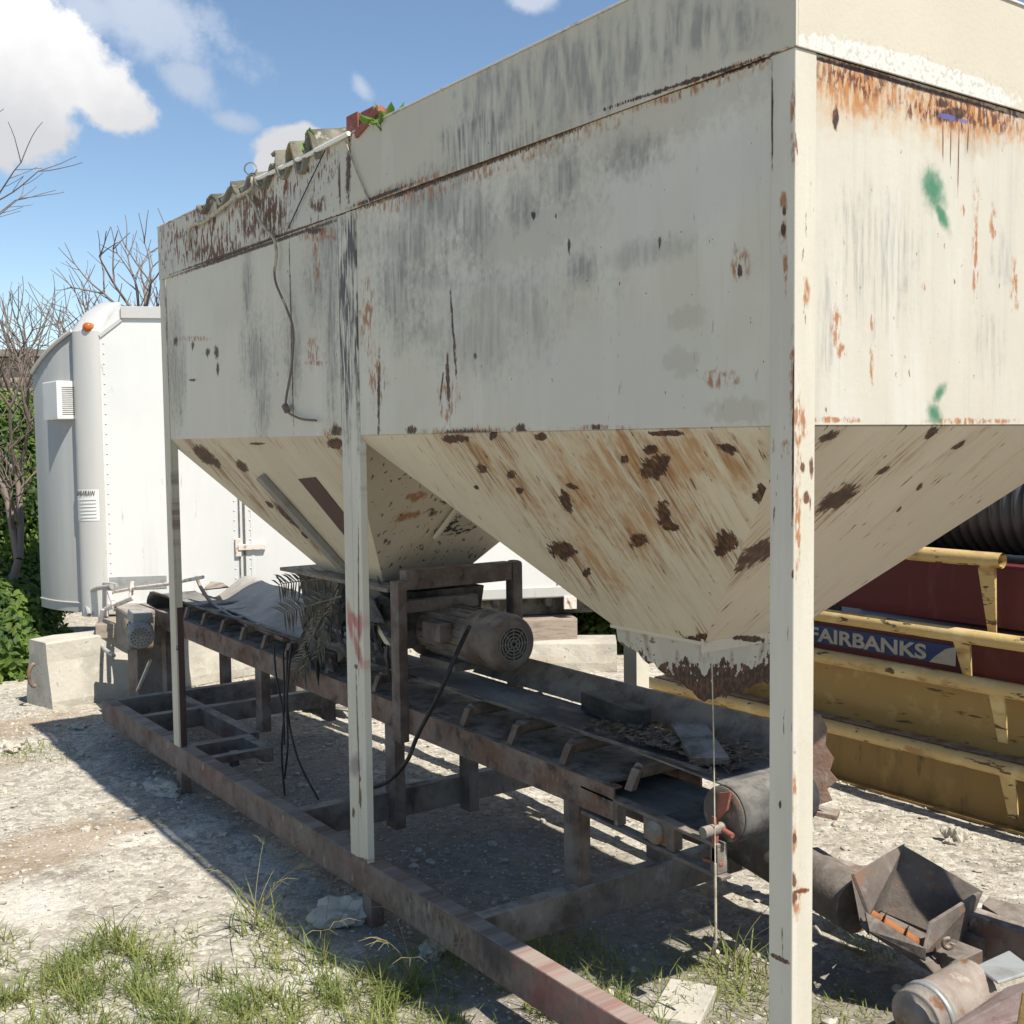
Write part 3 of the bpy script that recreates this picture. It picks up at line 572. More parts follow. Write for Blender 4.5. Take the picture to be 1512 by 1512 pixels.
m_plain = make_mat('cream_paint_plain', CREAM, [('n', (0.44, 0.40, 0.32), (2, 2, 1), .42, .64, .6, 5), ('n', RUSTB, (9, 9, 5), .62, .68, .8, 5)], .62, bump=(45, .1), dent=.15)
def post_mat(name, blobs_x=(), blobs_o=(), seed=0., extra=(), base=CREAM):
    lay = [('n', (0.44, 0.41, 0.335), (3, 3, .8), .42, .64, .55, 5), ('n', (0.62, 0.60, 0.53), (20, 20, 1.2), .52, .7, .5, 5), ('n', (0.10, 0.07, 0.05), (60, 60, 7), .655, .685, .9, 5)]
    return make_mat(name, base, lay + list(extra), .6, bump=(50, .12), dent=.1, seed=seed)
def post_blobs(proj_pts, kind):   # posts use 3-D object coordinates, so a blob is given in (x, y, z)
    return proj_pts

# posts: layers written in (y, z) for the side face
def post_mat2(name, base, layers, seed):
    return make_mat(name, base, [('n', (0.44, 0.41, 0.335), (3, .8, 1), .42, .64, .55, 5), ('n', (0.61, 0.59, 0.52), (20, 1.2, 1), .52, .7, .5, 5),
                                 ('n', (0.09, 0.065, 0.05), (70, 8, 1), .665, .69, .9, 5)] + layers, .6, proj='y', bump=(50, .12), dent=.1, seed=seed)
m_post_near_x = post_mat2('near_post_side_paint', CREAM, [
    ('b', RUSTO, sp_((1157, 300, 6, 20), (1156, 345, 5, 24), (1160, 400, 3, 40), (1172, 180, 5, 60), (1158, 665, 7, 12), (1170, 560, 4, 60), (1140, 660, 6, 12)), .9, (26, 12, 1), .4, .9, ((60, 20, 1), .42, .56)),
    ('b', RUSTD, se_(((1174, 490), (1170, 760), 2.2), ((1177, 90), (1176, 300), 1.4), ((1140, 95), (1140, 240), 2), ((1136, 1408), (1164, 1422), 3)) + sp_((1157, 340, 4, 9), (1158, 312, 3, 7), (1152, 1188, 2, 6), (1172, 848, 3, 6), (1160, 1420, 4, 3)), .8, (40, 12, 1), .25, .95, None)], 3.3)
m_post_near_y = make_mat('near_post_end_paint', (0.50, 0.47, 0.395), [('n', (0.44, 0.395, 0.315), (5, 1.0, 1), .42, .64, .55, 5), ('n', (0.55, 0.53, 0.48), (20, 1.2, 1), .52, .7, .5, 5),
    ('n', (0.14, 0.07, 0.035), (60, 9, 1), .655, .685, .9, 5),
    ('b', RUSTO, ep_((1190, 430, 6, 18), (1186, 620, 5, 26), (1178, 620, 5, 60), (1178, 760, 4, 100), (1172, 1240, 5, 20), (1176, 1330, 6, 24), (1185, 1315, 14, 4), (1172, 1170, 4, 30)), 1.0, (26, 12, 1), .4, .9, ((60, 20, 1), .40, .56)),
    ('b', RUSTB, ep_((1173, 1238, 4, 8), (1181, 1316, 14, 3, -8), (1172, 1325, 5, 9), (1172, 1300, 4, 12), (1185, 690, 3, 8), (1198, 690, 3, 14), (1190, 735, 4, 8)), .9, (40, 18, 1), .3, .95, None)], .58, proj='x', bump=(50, .12), dent=.1, seed=6.1)
m_post_mid = post_mat2('mid_post_paint', CREAM, [
    ('b', (0.06, 0.058, 0.058), se_(((506, 330), (512, 620), 11), ((524, 330), (530, 640), 7), ((520, 310), (520, 400), 20)), .7, (10, 4, 1), .5, .95, ((50, 6, 1), .40, .56)),
    ('b', (0.36, 0.045, 0.045), se_(((513, 890), (519, 945), 3.5), ((514, 900), (530, 930), 6), ((532, 905), (530, 945), 4), ((522, 935), (535, 985), 4)), .5, (14, 8, 1), .5, .75, None),
    ('b', (0.16, 0.13, 0.15), sp_((524, 1130, 8, 16)), .6, (14, 8, 1), .5, .7, None),
    ('b', RUSTD, se_(((529, 770), (530, 1000), .9), ((526, 1000), (532, 1200), .9), ((540, 700), (543, 1000), 1.2), ((518, 1270), (545, 1272), 5)) + sp_((525, 984, 3, 4), (499, 640, 4, 9), (531, 1150, 1.6, 6), (521, 1200, 2, 8), (532, 1180, 2, 14)), .9, (40, 12, 1), .3, .9, None)], 7.7)
m_post_far = post_mat2('far_post_paint', (0.50, 0.46, 0.365), [
    ('b', (0.15, 0.09, 0.07), se_(((243, 420), (256, 640), 3), ((252, 700), (262, 900), 2)), .9, (14, 5, 1), .5, .7, ((50, 9, 1), .44, .56))], 5.9)
M['post_inner'] = make_mat('maroon_primer_steel', (0.070, 0.034, 0.031), [('n', (0.035, 0.025, 0.022), (12, 12, 3), .45, .66, .8, 6), ('n', (0.22, 0.19, 0.16), (40, 40, 8), .64, .72, .6, 5)], .7, bump=(50, .2))
m_spout = make_mat('spout_half_rusted', (0.44, 0.41, 0.345), CG + [
    ('n', (0.24, 0.13, 0.07), (14, 6, 1), .50, .66, .7, 6),
    ('b', RUSTD, [(0.6, 1.18, 6.0, 0.075, 0.0)], 2.2, (9, 9, 1), .10, .97, None, -.4), ('n', RUSTB, (16, 30, 1), .60, .68, .8, 5)], .65, proj='s', bump=(45, .2), seed=2.7)
m_rim = make_mat('bright_rim', (0.62, 0.61, 0.57), [('n', (0.20, 0.10, 0.06), (12, 12, 12), .55, .66, .8, 6)], .5)

def two(mb, y0, y1, z0, z1, x0, x1): return mb.box(x0, x1, y0, y1, z0, z1)

hop = empty('feed_hopper', (0, 0, 0), 'tall cream rust-streaked steel bin with two funnel bottoms on posts and red base rails', 'hopper')
def part(name, mb, mats, bevel=.003, label=None, parent=None, **k):
    o = mb.build(name, mats, parent or hop, bevel, **k)
    if label: o['label'] = label
    return o
t = .006
part('side_panel', MB().box(.006, .012, .08, YM, HB, BB), m_near_side, .001, 'long panel with grey soot streaks and thin rust cracks')
part('side_panel', MB().box(.006, .012, YM + .17, L0 - .09, HB, BB), m_far_side, .001, 'shorter far panel with dark vertical soot stripes')
part('end_panel', MB().box(.08, W - .08, .006, .012, HB, BB), m_end, .001, 'sunlit end panel with orange rust band and green spray marks')
part('end_panel', MB().box(.05, W - .05, L0 - .012, L0 - .006, HB, BB), m_plain, .001)
part('rear_panel', MB().box(W - .012, W - .006, .08, L0 - .08, HB, BB), m_plain, .001)
part('divider_panel', MB().box(.05, W - .05, YM + .07, YM + .076, HB, TOP - .1), m_plain, .001)
part('top_collar', MB().box(-.006, .002, -.006, YM + .11, BB, TOP), m_near_collar, .0015, 'grey-stained collar plate above the near panel')
part('top_collar', MB().box(-.002, .004, YM + .115, L0 + .003, BB, TOP), m_far_collar, .0015, 'rust-flaked collar plate above the far panel')
part('top_collar', MB().box(.0025, W + .006, -.006, .001, BB, TOP), m_end_collar, .0015, 'sunlit collar plate with a strip of flaking white paint')
part('top_collar', MB().box(.0045, W + .006, L0 - .003, L0 + .003, BB, TOP), m_plain, .0015)
part('top_collar', MB().box(W, W + .006, .0015, L0 - .0035, BB, TOP), m_plain, .0015)
rim = MB(); rim.box(-.012, .02, -.012, YM + .11, TOP + .001, TOP + .007).box(-.008, .022, YM + .112, L0 + .008, TOP + .001, TOP + .007)
rim.box(.021, W + .012, -.012, .02, TOP + .001, TOP + .007)
part('rim', rim, m_rim, .001)
part('roof_plate', MB().box(.03, W, .03, L0 - .01, TOP - .06, TOP - .05), m_plain, .001)
def cone(P, mats, label):
    mb = MB()
    for k, q in enumerate(((0, 4, 7, 3), (0, 1, 5, 4), (1, 2, 6, 5), (3, 7, 6, 2))):
        mb.add([P[i] for i in q], [(0, 1, 2, 3)], k)
    me_o = part('cone', mb, mats, 0, label, solid=.005)
    bm = bmesh.new(); bm.from_mesh(me_o.data); bmesh.ops.remove_doubles(bm, verts=bm.verts, dist=1e-5); bmesh.ops.recalc_face_normals(bm, faces=bm.faces)
    bm.to_mesh(me_o.data); bm.free(); return me_o
cone(NP_, [m_cone_nx, m_cone_ny, m_plain, m_plain], 'near funnel bottom with dark rust holes and diagonal streaks')
cone(FP_, [m_cone_fx, m_cone_fy, m_plain, m_plain], 'far funnel bottom with welded angle and maroon patch')
# ledge where panel meets funnel
# posts
def post(name, x0, x1, y0, y1, z0, z1, mats, mi=None, label=None):
    mb = MB(); mb.box(x0, x1, y0, y1, z0, z1)
    if mi: mb.m = mi
    return part('post', mb, mats, .003, label)
post('post', 0, .08, 0, .08, -.02, BB, [m_post_near_x, m_post_near_y], [0, 0, 1, 0, 0, 0], 'near corner post, sunlit on one face')
pm = MB(); pm.box(0, .034, YM, YM + .078, RZ, BB - .002); part('post', pm, m_post_mid, .003, 'mid post with red spray paint and black soot at its top')
pm = MB(); pm.box(.003, .034, YM + .084, YM + .162, RZ, BB - .002); part('post', pm, m_post_mid, .003)
pm = MB(); pm.box(0, .012, L0 - .095, L0, RZ, BB - .002); pm.box(.0125, .05, L0 - .095, L0 - .085, RZ, 1.12, 1); pm.box(.0125, .048, L0 - .0945, L0 - .0855, 1.1205, BB - .002, 0); part('post', pm, [m_post_far, M['post_inner']], .002, 'far corner post with maroon inner flange')
post('post', W - .08, W, 0, .08, .0, BB, [m_plain]); 
pm = MB(); pm.box(W - .09, W - .005, YM + .02, YM + .03, RZ, HB); pm.box(W - .09, W - .08, YM + .031, YM + .12, RZ, HB); part('post', pm, m_plain, .002)
post('post', W - .06, W, L0 - .08, L0, RZ, BB, [m_plain])
# base frame
LR = 6.27
br = MB().box(0.002, .085, -1.2, LR, RZ - .15, RZ)
mrail_red = make_mat('rail_with_red_paint', (0.14, 0.098, 0.078), [
    ('n', (0.085, 0.055, 0.045), (9, 9, 1), .45, .62, .85, 6), ('n', (0.15, 0.072, 0.055), (3, 4, 1), .5, .62, .6, 5),
    ('n', (0.30, 0.28, 0.235), (22, 9, 1), .60, .70, .75, 7), ('n', (0.035, 0.022, 0.018), (40, 12, 1), .60, .7, .8, 5),
    ('b', (0.24, 0.22, 0.18), [(1.75, RZ - .08, .5, .07, 0)], .9, (6, 6, 1), .4, .6, ((30, 12, 1), .42, .6)),
    ('b', (0.24, 0.085, 0.075), [(0.35, RZ - .05, .78, .3, 0), (1.0, RZ - .06, .16, .3, .3)], 1.3, (5, 5, 1), .3, .75, ((18, 14, 1), .32, .52)),
    ('b', (0.055, 0.045, 0.05), [(1.37, RZ - .01, .12, .1, 0)], .6, (9, 9, 1), .4, .8, None)], .8, proj='y', bump=(60, .35), dent=.15, seed=1.2, dust_lift=.6)
part('base_rail', br, mrail_red, .006, 'long rusty base rail, red-painted near end')
part('base_rail', MB().box(W - .08, W, -1.2, LR, RZ - .15, RZ), M['rail'], .006)
for y, h in ((LR - .045, .14), (3.18, .15), (1.60, .15), (5.62, .13), (-.6, .15)):
    part('cross_member', MB().box(.0855, W - .0805, y - .035, y + .035, RZ - h, RZ - .004), M['rail_dusty'], .006)
part('inner_rail', MB().box(.47, .54, 4.74, LR - .083, RZ - .13, RZ - .006), M['rail'], .006)
bk = MB(); bk.box(.0855, .47, 4.66, 4.735, RZ - .09, RZ - .006); bk.box(.0855, .40, 4.34, 4.40, RZ - .05, RZ - .006); bk.box(.40, .46, 4.34, 4.657, RZ - .09, RZ - .006); bk.box(.22, .27, 4.401, 4.44, RZ - .10, RZ - .01)
part('bracket', bk, M['rail_dusty'], .003)
for y in (2.36, 4.72, 0.25):
    part('foot_stub', MB().box(.012, .075, y - .04, y + .04, -.02, RZ - .151), M['rail'], .004)
# spout under the near funnel: torn skirt
def spout():
    mb = MB(); n = 16
    ring = []
    for (a, c) in (((OX0, OY1), (OX0, OY0)), ((OX0, OY0), (OX1, OY0)), ((OX1, OY0), (OX1, OY1)), ((OX1, OY1), (OX0, OY1))):
        for i in range(n): ring.append((a[0] + (c[0] - a[0]) * i / n, a[1] + (c[1] - a[1]) * i / n))
    rr = random.Random(3); zb = []
    for i, q in enumerate(ring):
        s = i // n; u = (i % n) / n
        base = [1.31 - .155 * u, 1.145 + .03 * u, 1.17, 1.19 + .1 * u][s]
        zb.append(base + rr.uniform(-.012, .012))
    m = len(ring)
    vs = [(x, y, ZO - .002) for x, y in ring] + [(OX0 + .004 + (x - OX0) * .70, y + .02 * (1.16 - y), z) for (x, y), z in zip(ring, zb)]
    mb.add(vs, [(i, (i + 1) % m, m + (i + 1) % m, m + i) for i in range(m)])
    return mb
o = part('spout', spout(), m_spout, 0, 'torn half-rusted skirt under the near funnel', solid=.004)
fl = MB(); fl.bar((OX0 - .006, OY0 - .03, ZO), (OX0 - .006, OY1 + .03, ZO), .010, .014); fl.bar((OX0 - .02, OY0 - .008, ZO - .004), (OX1 + .03, OY0 - .008, ZO - .004), .012, .055)
part('outlet_flange', fl, m_cone_ny, .002)
# far funnel: welded angle, maroon patch
a0 = Vector(hit_fx(388, 700)); a1 = Vector(hit_fx(512, 838)); nf = (Vector(FP_[4]) - Vector(FP_[0])).cross(Vector(FP_[3]) - Vector(FP_[0])).normalized()
if nf.x > 0: nf = -nf
st = MB(); st.bar(a0 + nf * .02, a1 + nf * .02, .075, .035, nf); part('stiffener', st, make_mat('grey_stiffener', (0.25, 0.235, 0.21), [('n', (0.20, 0.17, 0.14), (9, 9, 9), .45, .66, .8, 6)], .7), .003)
q = [Vector(hit_fx(*a)) + nf * .004 for a in ((441, 707), (466, 704), (512, 762), (509, 790))]
part('patch_plate', MB().plate(q, .004), make_mat('maroon_patch_paint', (0.082, 0.043, 0.042), [('n', (0.06, 0.035, 0.033), (8, 8, 8), .45, .66, .8, 5)], .7), .001)
# mesh-guarded inspection patch on the far funnel end face
hy = [Vector(hit_fy(*a)) for a in ((640, 790), (672, 747), (702, 768), (690, 785))]
nfy = (Vector(FP_[1]) - Vector(FP_[0])).cross(Vector(FP_[4]) - Vector(FP_[0])).normalized()
if nfy.y > 0: nfy = -nfy
m_mesh = make_mat('perforated_patch', (0.42, 0.39, 0.33), [('n', (0.02, 0.018, 0.016), (34, 34, 34), .50, .54, .95, 3)], .7)
part('patch_plate', MB().plate([a + nfy * .012 for a in hy], .004), m_mesh, .001, 'pitted perforated plate on the far funnel')
mbs = MB()
for a, c in ((hy[0], hy[1]), (hy[1], hy[2])): mbs.bar(a + nfy * .02, c + nfy * .02, .02, .02, nfy)
part('stiffener', mbs, m_plain, .002)

# ------------------------------------------------------------------ feeder and brown motor under the far funnel
fd = empty('feeder_frame', (0.55, 2.92, .6), 'brown inverted-U steel frame and dark feeder box straddling the belt below the far funnel', 'feeder frame')
def fpart(name, mb, mat, bevel=.003, label=None): return part(name, mb, mat, bevel, label, fd)
XR = float(onax(762, 870, 1, 2.92)[0])
fpart('upright', MB().box(.50, .55, 2.89, 2.97, .60, 1.40), M['brown'])
fpart('upright', MB().box(XR - .04, XR + .03, 2.89, 2.97, .70, 1.455), M['brown'], .02)
fpart('crossbar', MB().box(.551, XR - .041, 2.895, 2.965, 1.355, 1.452), M['brown'], .006)
fpart('lower_crossbar', MB().box(.551, .98, 2.90, 2.96, 1.24, 1.30), M['brown'], .004)
fpart('feeder_box', MB().hexa([(.60, 3.1, 1.02), (1.10, 3.1, 1.02), (1.10, 4.15, 1.06), (.60, 4.15, 1.06)], [(.58, 3.05, 1.32), (1.12, 3.05, 1.32), (1.12, 4.2, 1.32), (.58, 4.2, 1.32)]), M['dark'], .006)
fpart('top_plate', MB().box(.50, 1.28, 3.0, 4.28, 1.338, 1.358), M['rustgrey'], .003)
mb = MB(); mb.hexa([(.57, 3.10, 1.05), (.62, 3.10, 1.05), (.62, 3.16, 1.05), (.57, 3.16, 1.05)], [(.53, 3.40, 1.33), (.58, 3.40, 1.33), (.58, 3.46, 1.33), (.53, 3.46, 1.33)]); fpart('chute_angle', mb, m_plain, .003, 'cream angle leg of the feeder chute')

MXc, MZ = 0.84, 1.125
mo = empty('drive_motor', (MXc, 2.9, MZ - .14), 'large brown electric motor with round vented fan cover, above the belt', 'electric motor')
def mpart(name, mb, mat, bevel=.002, parent=None): return part(name, mb, mat, bevel, None, parent or mo)
b_ = MB(); b_.lathe((MXc, 3.32, MZ), (0, -1, 0), [(0, .0), (0, .10), (.03, .135), (.16, .135), (.18, .165), (.22, .165), (.225, .128), (.72, .128), (.73, .10)], 36)
for k in range(22):
    a = 2 * math.pi * k / 22; c_, s_ = math.cos(a), math.sin(a)
    b_.bar((MXc + c_ * .132, 3.06, MZ + s_ * .132), (MXc + c_ * .132, 2.66, MZ + s_ * .132), .006, .014, (c_, 0, s_))
body = mpart('motor_body', b_, M['brown'])
mpart('mounting_base', MB().box(MXc - .13, MXc + .13, 2.72, 3.05, MZ - .17, MZ - .13), M['brown'], .004)
mpart('terminal_box', MB().box(MXc - .20, MXc - .125, 2.74, 2.90, MZ - .02, MZ + .07), M['brown'], .006)
YF = 2.40
b_ = MB(); b_.lathe((MXc, 2.66, MZ), (0, -1, 0), [(0, .10), (.0, .139), (.20, .141), (.245, .13), (.262, .105), (.262, .082)], 40)
fan = mpart('fan_cover', b_, M['brown'])
g = MB()
for r in (.018, .034, .05, .066, .08): 
    pts = [(MXc + r * math.cos(a), YF - .002, MZ + r * math.sin(a)) for a in [2 * math.pi * i / 40 for i in range(41)]]
    g.tube(pts, .0042, 6, caps=False)
for k in range(8):
    a = k * math.pi / 4; g.cyl((MXc + .01 * math.cos(a), YF - .002, MZ + .01 * math.sin(a)), (MXc + .083 * math.cos(a), YF - .002, MZ + .083 * math.sin(a)), .0035, 6)
mpart('grille', g, make_mat('bare_grille_wire', (0.16, 0.145, 0.13), [], .5), 0, fan)
mpart('fan_backing', MB().lathe((MXc, YF + .02, MZ), (0, -1, 0), [(0, .0), (.001, .082)], 30), M['dark'], 0, fan)
# cable from the motor down to the ground
cbl = MB().tube(smooth_path([PX(693, 925, .66), PX(672, 970, .52), PX(648, 1025, .46), PX(617, 1085, .44), PX(600, 1125, .40), PX(570, 1155, .4), PX(530, 1168, .45)]), .011, 8)
tag(cbl.build('power_cable', M['cable'], None, 0), 'thick black cable looping down from the brown motor past the belt', 'cable')

# ------------------------------------------------------------------ belt conveyor
cv = empty('belt_conveyor', (.84, 3.6, 0.6), 'long rusty inclined belt conveyor with a dusty grey belt running under both funnels', 'conveyor')
def cpart(name, mb, mat, bevel=.003, label=None, parent=None, **k): return part(name, mb, mat, bevel, label, parent or cv, **k)
def zr(y): return .748 + .014 * (y - 1.35)
XN, XF = .55, 1.02
def siderail(x0, x1):
    mb = MB(); y0, y1 = 1.35, 6.75
    mb.hexa([(x0, y0, zr(y0) - .13), (x0 + .012, y0, zr(y0) - .13), (x0 + .012, y1, zr(y1) - .13), (x0, y1, zr(y1) - .13)], [(x0, y0, zr(y0)), (x0 + .012, y0, zr(y0)), (x0 + .012, y1, zr(y1)), (x0, y1, zr(y1))])
    for dz in (0, -.122):
        mb.hexa([(x0 + .0125, y0, zr(y0) - .009 + dz), (x1, y0, zr(y0) - .009 + dz), (x1, y1, zr(y1) - .009 + dz), (x0 + .0125, y1, zr(y1) - .009 + dz)], [(x0 + .0125, y0, zr(y0) - .001 + dz), (x1, y0, zr(y0) - .001 + dz), (x1, y1, zr(y1) - .001 + dz), (x0 + .0125, y1, zr(y1) - .001 + dz)])
    return mb
cpart('side_rail', siderail(XN, XN + .05), M['rust'], .002)
cpart('side_rail', siderail(XF, XF + .05), M['rust'], .002)
dk = MB(); dk.hexa([(XN + .03, 1.4, zr(1.4) - .004), (XF + .02, 1.4, zr(1.4) - .004), (XF + .02, 6.7, zr(6.7) - .004), (XN + .03, 6.7, zr(6.7) - .004)], [(XN + .03, 1.4, zr(1.4) + .004), (XF + .02, 1.4, zr(1.4) + .004), (XF + .02, 6.7, zr(6.7) + .004), (XN + .03, 6.7, zr(6.7) + .004)])
cpart('deck_plate', dk, M['dark'], .001)
for (y, zb) in ((1.63, RZ - .01), (4.80, RZ - .02), (3.12, .1), (6.6, .0)):
    for x in (XN + .016, XF + .0):
        lg = MB(); lg.box(x, x + .012, y - .05, y + .05, zb, zr(y) - .131); lg.box(x + .0125, x + .06, y + .038, y + .05, zb, zr(y) - .131); lg.box(x + .0125, x + .06, y - .05, y - .038, zb, zr(y) - .131)
        cpart('leg', lg, M['brown'], .002)
# belt: closed loop over the two drums, troughed slightly
YD, ZD, RD = 0.82, 0.775, .105
def belt():
    xs = np.linspace(.605, .985, 9); prof = []
    y_far = 7.0
    zt = lambda y: .882 + .004 * (y - 1)
    for y in np.linspace(YD, y_far, 24): prof.append((y, zt(y), 1))
    for k in range(1, 8): a = math.pi / 2 - math.pi * k / 8; prof.append((y_far + .105 * math.cos(a), zt(y_far) - .105 + .105 * math.sin(a), 0))
    for y in np.linspace(y_far, YD, 20): prof.append((y, zt(y) - .21, 0))
    for k in range(1, 10): a = -math.pi / 2 - math.pi * k / 10; prof.append((YD + .106 * math.cos(a), zt(YD) - .105 + .105 * math.sin(a), 0))
    mb = MB(); vs = []; n = len(prof)
    for (y, z, tr) in prof:
        fade = min(1, max(0, (y - YD) / .6)) * tr
        for x in xs:
            e = abs(x - .795) / .19
            vs.append((x, y, z + fade * (.035 * e ** 3 * (1 if x < .795 else -.1) - .012) + .003 * mnoise.noise((x * 6, y * 2, 0))))
    for i in range(n):
        j = (i + 1) % n
        for k in range(8): mb.add([vs[i * 9 + k], vs[i * 9 + k + 1], vs[j * 9 + k + 1], vs[j * 9 + k]], [(0, 1, 2, 3)], 1 if i >= n - 11 else 0, True)
    return mb
bo = belt().build('belt', [M['belt'], M['rubber']], cv, 0, solid=.008)
bm = bmesh.new(); bm.from_mesh(bo.data); bmesh.ops.remove_doubles(bm, verts=bm.verts, dist=1e-5); bmesh.ops.recalc_face_normals(bm, faces=bm.faces); bm.to_mesh(bo.data); bm.free()
cpart('belt_lip', MB().tube([(.595, y, .905 + .004 * y + .004 * math.sin(3 * y)) for y in np.linspace(.85, 6.9, 40)], .008, 6), M['rubber'], 0)
# idler brackets along the near rail and rollers under the belt
for y in (1.29, 1.70, 2.07, 2.45, 3.3, 3.85, 4.4, 4.75, 5.1, 5.45, 5.8, 6.15):
    zb = zr(y) + .001
    ib = cpart('idler_bracket', MB().hexa([(XN + .02, y - .02, zb), (XN + .05, y - .02, zb), (XN + .05, y + .02, zb), (XN + .02, y + .02, zb)], [(XN + .035, y - .055, zb + .09), (XN + .06, y - .05, zb + .09), (XN + .06, y - .01, zb + .09), (XN + .035, y - .01, zb + .09)]), M['brown'], .003)
    cpart('roller', MB().cyl((XN + .062, y - .02, zb + .075), (XF, y - .02, zb + .075), .03, 14), M['brown'], 0, None, ib)
# skirt board along the far edge
sk = MB(); sk.hexa([(1.00, .95, .87), (1.012, .95, .87), (1.012, 3.0, .875), (1.00, 3.0, .875)], [(1.10, .95, .985), (1.112, .95, .985), (1.112, 3.0, .99), (1.10, 3.0, .99)])
cpart('skirt_board', sk, M['skirt'], .003)
# tail drum and take-up frame
dr = MB(); dr.lathe((.60, YD, ZD), (1, 0, 0), [(0, .0), (0, .06), (-.0, .095), (.005, .098), (.38, .098), (.385, .06), (.385, 0)], 32); cpart('tail_drum', dr, M['auger'], 0)
sh = MB().cyl((.50, YD, ZD - .045), (1.06, YD, ZD - .045), .02, 12); cpart('drum_shaft', sh, M['rustgrey'], 0)
tk = MB()
tk.bar((.575, 1.55, .705), (.575, .80, .675), .05, .014); tk.bar((.575, 1.55, .60), (.575, .78, .565), .05, .014)
tk.box(.551, .60, .80, .835, .575, .668); tk.box(.553, .60, 1.02, 1.06, .59, .68); tk.box(.553, .60, 1.33, 1.349, .60, .69)
cpart('take_up_frame', tk, M['rail_dusty'], .003)
be = MB(); be.lathe((.528, 1.12, .637), (1, 0, 0), [(0, 0), (0, .028), (.01, .032), (.02, .045), (.06, .045)], 20); be.box(.56, .60, 1.06, 1.19, .595, .68)
cpart('bearing', be, M['rustgrey'], .003)
rp = MB(); rp.plate([PX(1060, 1212, .575), PX(1076, 1196, .575), PX(1082, 1168, .575), PX(1064, 1170, .575)], .012); rp.bar(PX(1056, 1205, .56), PX(1056, 1272, .56), .018, .018, (1, 0, 0)); rp.bar(PX(1040, 1268, .57), PX(1066, 1276, .57), .02, .012); rp.cyl(PX(1062, 1222, .58), PX(1082, 1234, .58), .010, 8)
cpart('scraper_plate', rp, M['redpaint'], .002, 'small red painted plate beside the tail drum')
rg_ = [PD(a, c, 4.22) for a, c in ((1190, 1060), (1212, 1055), (1222, 1075), (1219, 1100), (1232, 1120), (1226, 1138), (1238, 1152), (1222, 1165), (1230, 1182), (1190, 1195))]
mb = MB(); kq = len(rg_); back_ = [q + Vector((.02, .05, 0)) for q in rg_]
mb.add(rg_ + back_, [tuple(range(kq)), tuple(range(2 * kq - 1, kq - 1, -1))] + [(i, i + kq, (i + 1) % kq + kq, (i + 1) % kq) for i in range(kq)])
mb.hexa([PD(1180, 1200, 4.25), PD(1236, 1212, 4.20), PD(1240, 1202, 4.35), PD(1185, 1190, 4.4)], [PD(1180, 1193, 4.25), PD(1236, 1205, 4.20), PD(1240, 1195, 4.35), PD(1185, 1183, 4.4)])
cpart('rear_guard', mb, M['rust'], .002)
# torn belting curled up over the feed end, next to the trailer
def curl():
    low = [PX(262, 884, .80), PX(300, 892, .78), PX(345, 905, .74), PX(385, 925, .70), PX(420, 940, .67), PX(450, 945, .66)]
    mid_ = [PX(262, 880, 1.0), PX(305, 888, .98), PX(350, 890, .98), PX(385, 893, .96), PX(420, 900, .92), PX(460, 920, .85)]
    top = [PX(265, 872, 1.2), PX(315, 884, 1.2), PX(362, 852, 1.3), PX(398, 864, 1.26), PX(430, 872, 1.2), PX(475, 895, 1.1)]
    rows = [smooth_path(a, 5) for a in (low, mid_, top)]
    vs = []; nc = len(rows[0])
    for k in range(nc):
        for q in smooth_path([r[k] for r in rows], 5): vs.append(q + Vector((0, 0, .012 * mnoise.noise(q * 4))))
    nr = len(vs) // nc; mb = MB()
    mb.add(vs, [(i * nr + j, i * nr + j + 1, (i + 1) * nr + j + 1, (i + 1) * nr + j) for i in range(nc - 1) for j in range(nr - 1)], 0, True); return mb
o = curl().build('rubber_sheet', M['greysheet'], None, 0, solid=.012); tag(o, 'pale grey rubber sheet curling up over the far end of the belt', 'rubber sheet')

# things lying on the belt
def on_box(name, c, dims, rz, mat, label, cat, tilt=0.0, bevel=.005):
    o = MB().box(-dims[0] / 2, dims[0] / 2, -dims[1] / 2, dims[1] / 2, 0, dims[2]).build(name, mat, None, bevel)
    o.location = c; o.rotation_euler = (tilt, 0, rz); return tag(o, label, cat)
on_box('timber_block', (.90, 1.74, .885), (.10, .42, .085), -.16, M['timber_black'], 'short black timber block lying on the grey belt', 'timber')
on_box('plank', (.82, 1.16, .905), (.14, .46, .03), -.6, M['plank'], 'weathered grey-brown plank lying askew across the belt near the tail drum', 'plank', .03)
def litter():
    mb = MB(); rr = random.Random(11)
    for i in range(800):
        y = rr.gauss(1.25, .27); x = rr.gauss(.81, .09)
        if not (.62 < x < .99 and .86 < y < 1.75): continue
        a = rr.uniform(0, 6.28); l = rr.uniform(.012, .045); w = l * rr.uniform(.12, .5); z = .888 + rr.uniform(0, .022) + .02 * math.exp(-((y - 1.2) / .25) ** 2)
        d = Vector((math.cos(a), math.sin(a), rr.uniform(-.3, .3))) * l; e = Vector((-math.sin(a), math.cos(a), rr.uniform(-.4, .4))) * w; c = Vector((x, y, z))
        mb.add([c - d, c + e, c + d, c - e], [(0, 1, 2, 3)])
    return mb
tag(litter().build('leaf_litter', M['litter']), 'dry brown leaf litter and twigs heaped on the belt', 'litter', kind='stuff')

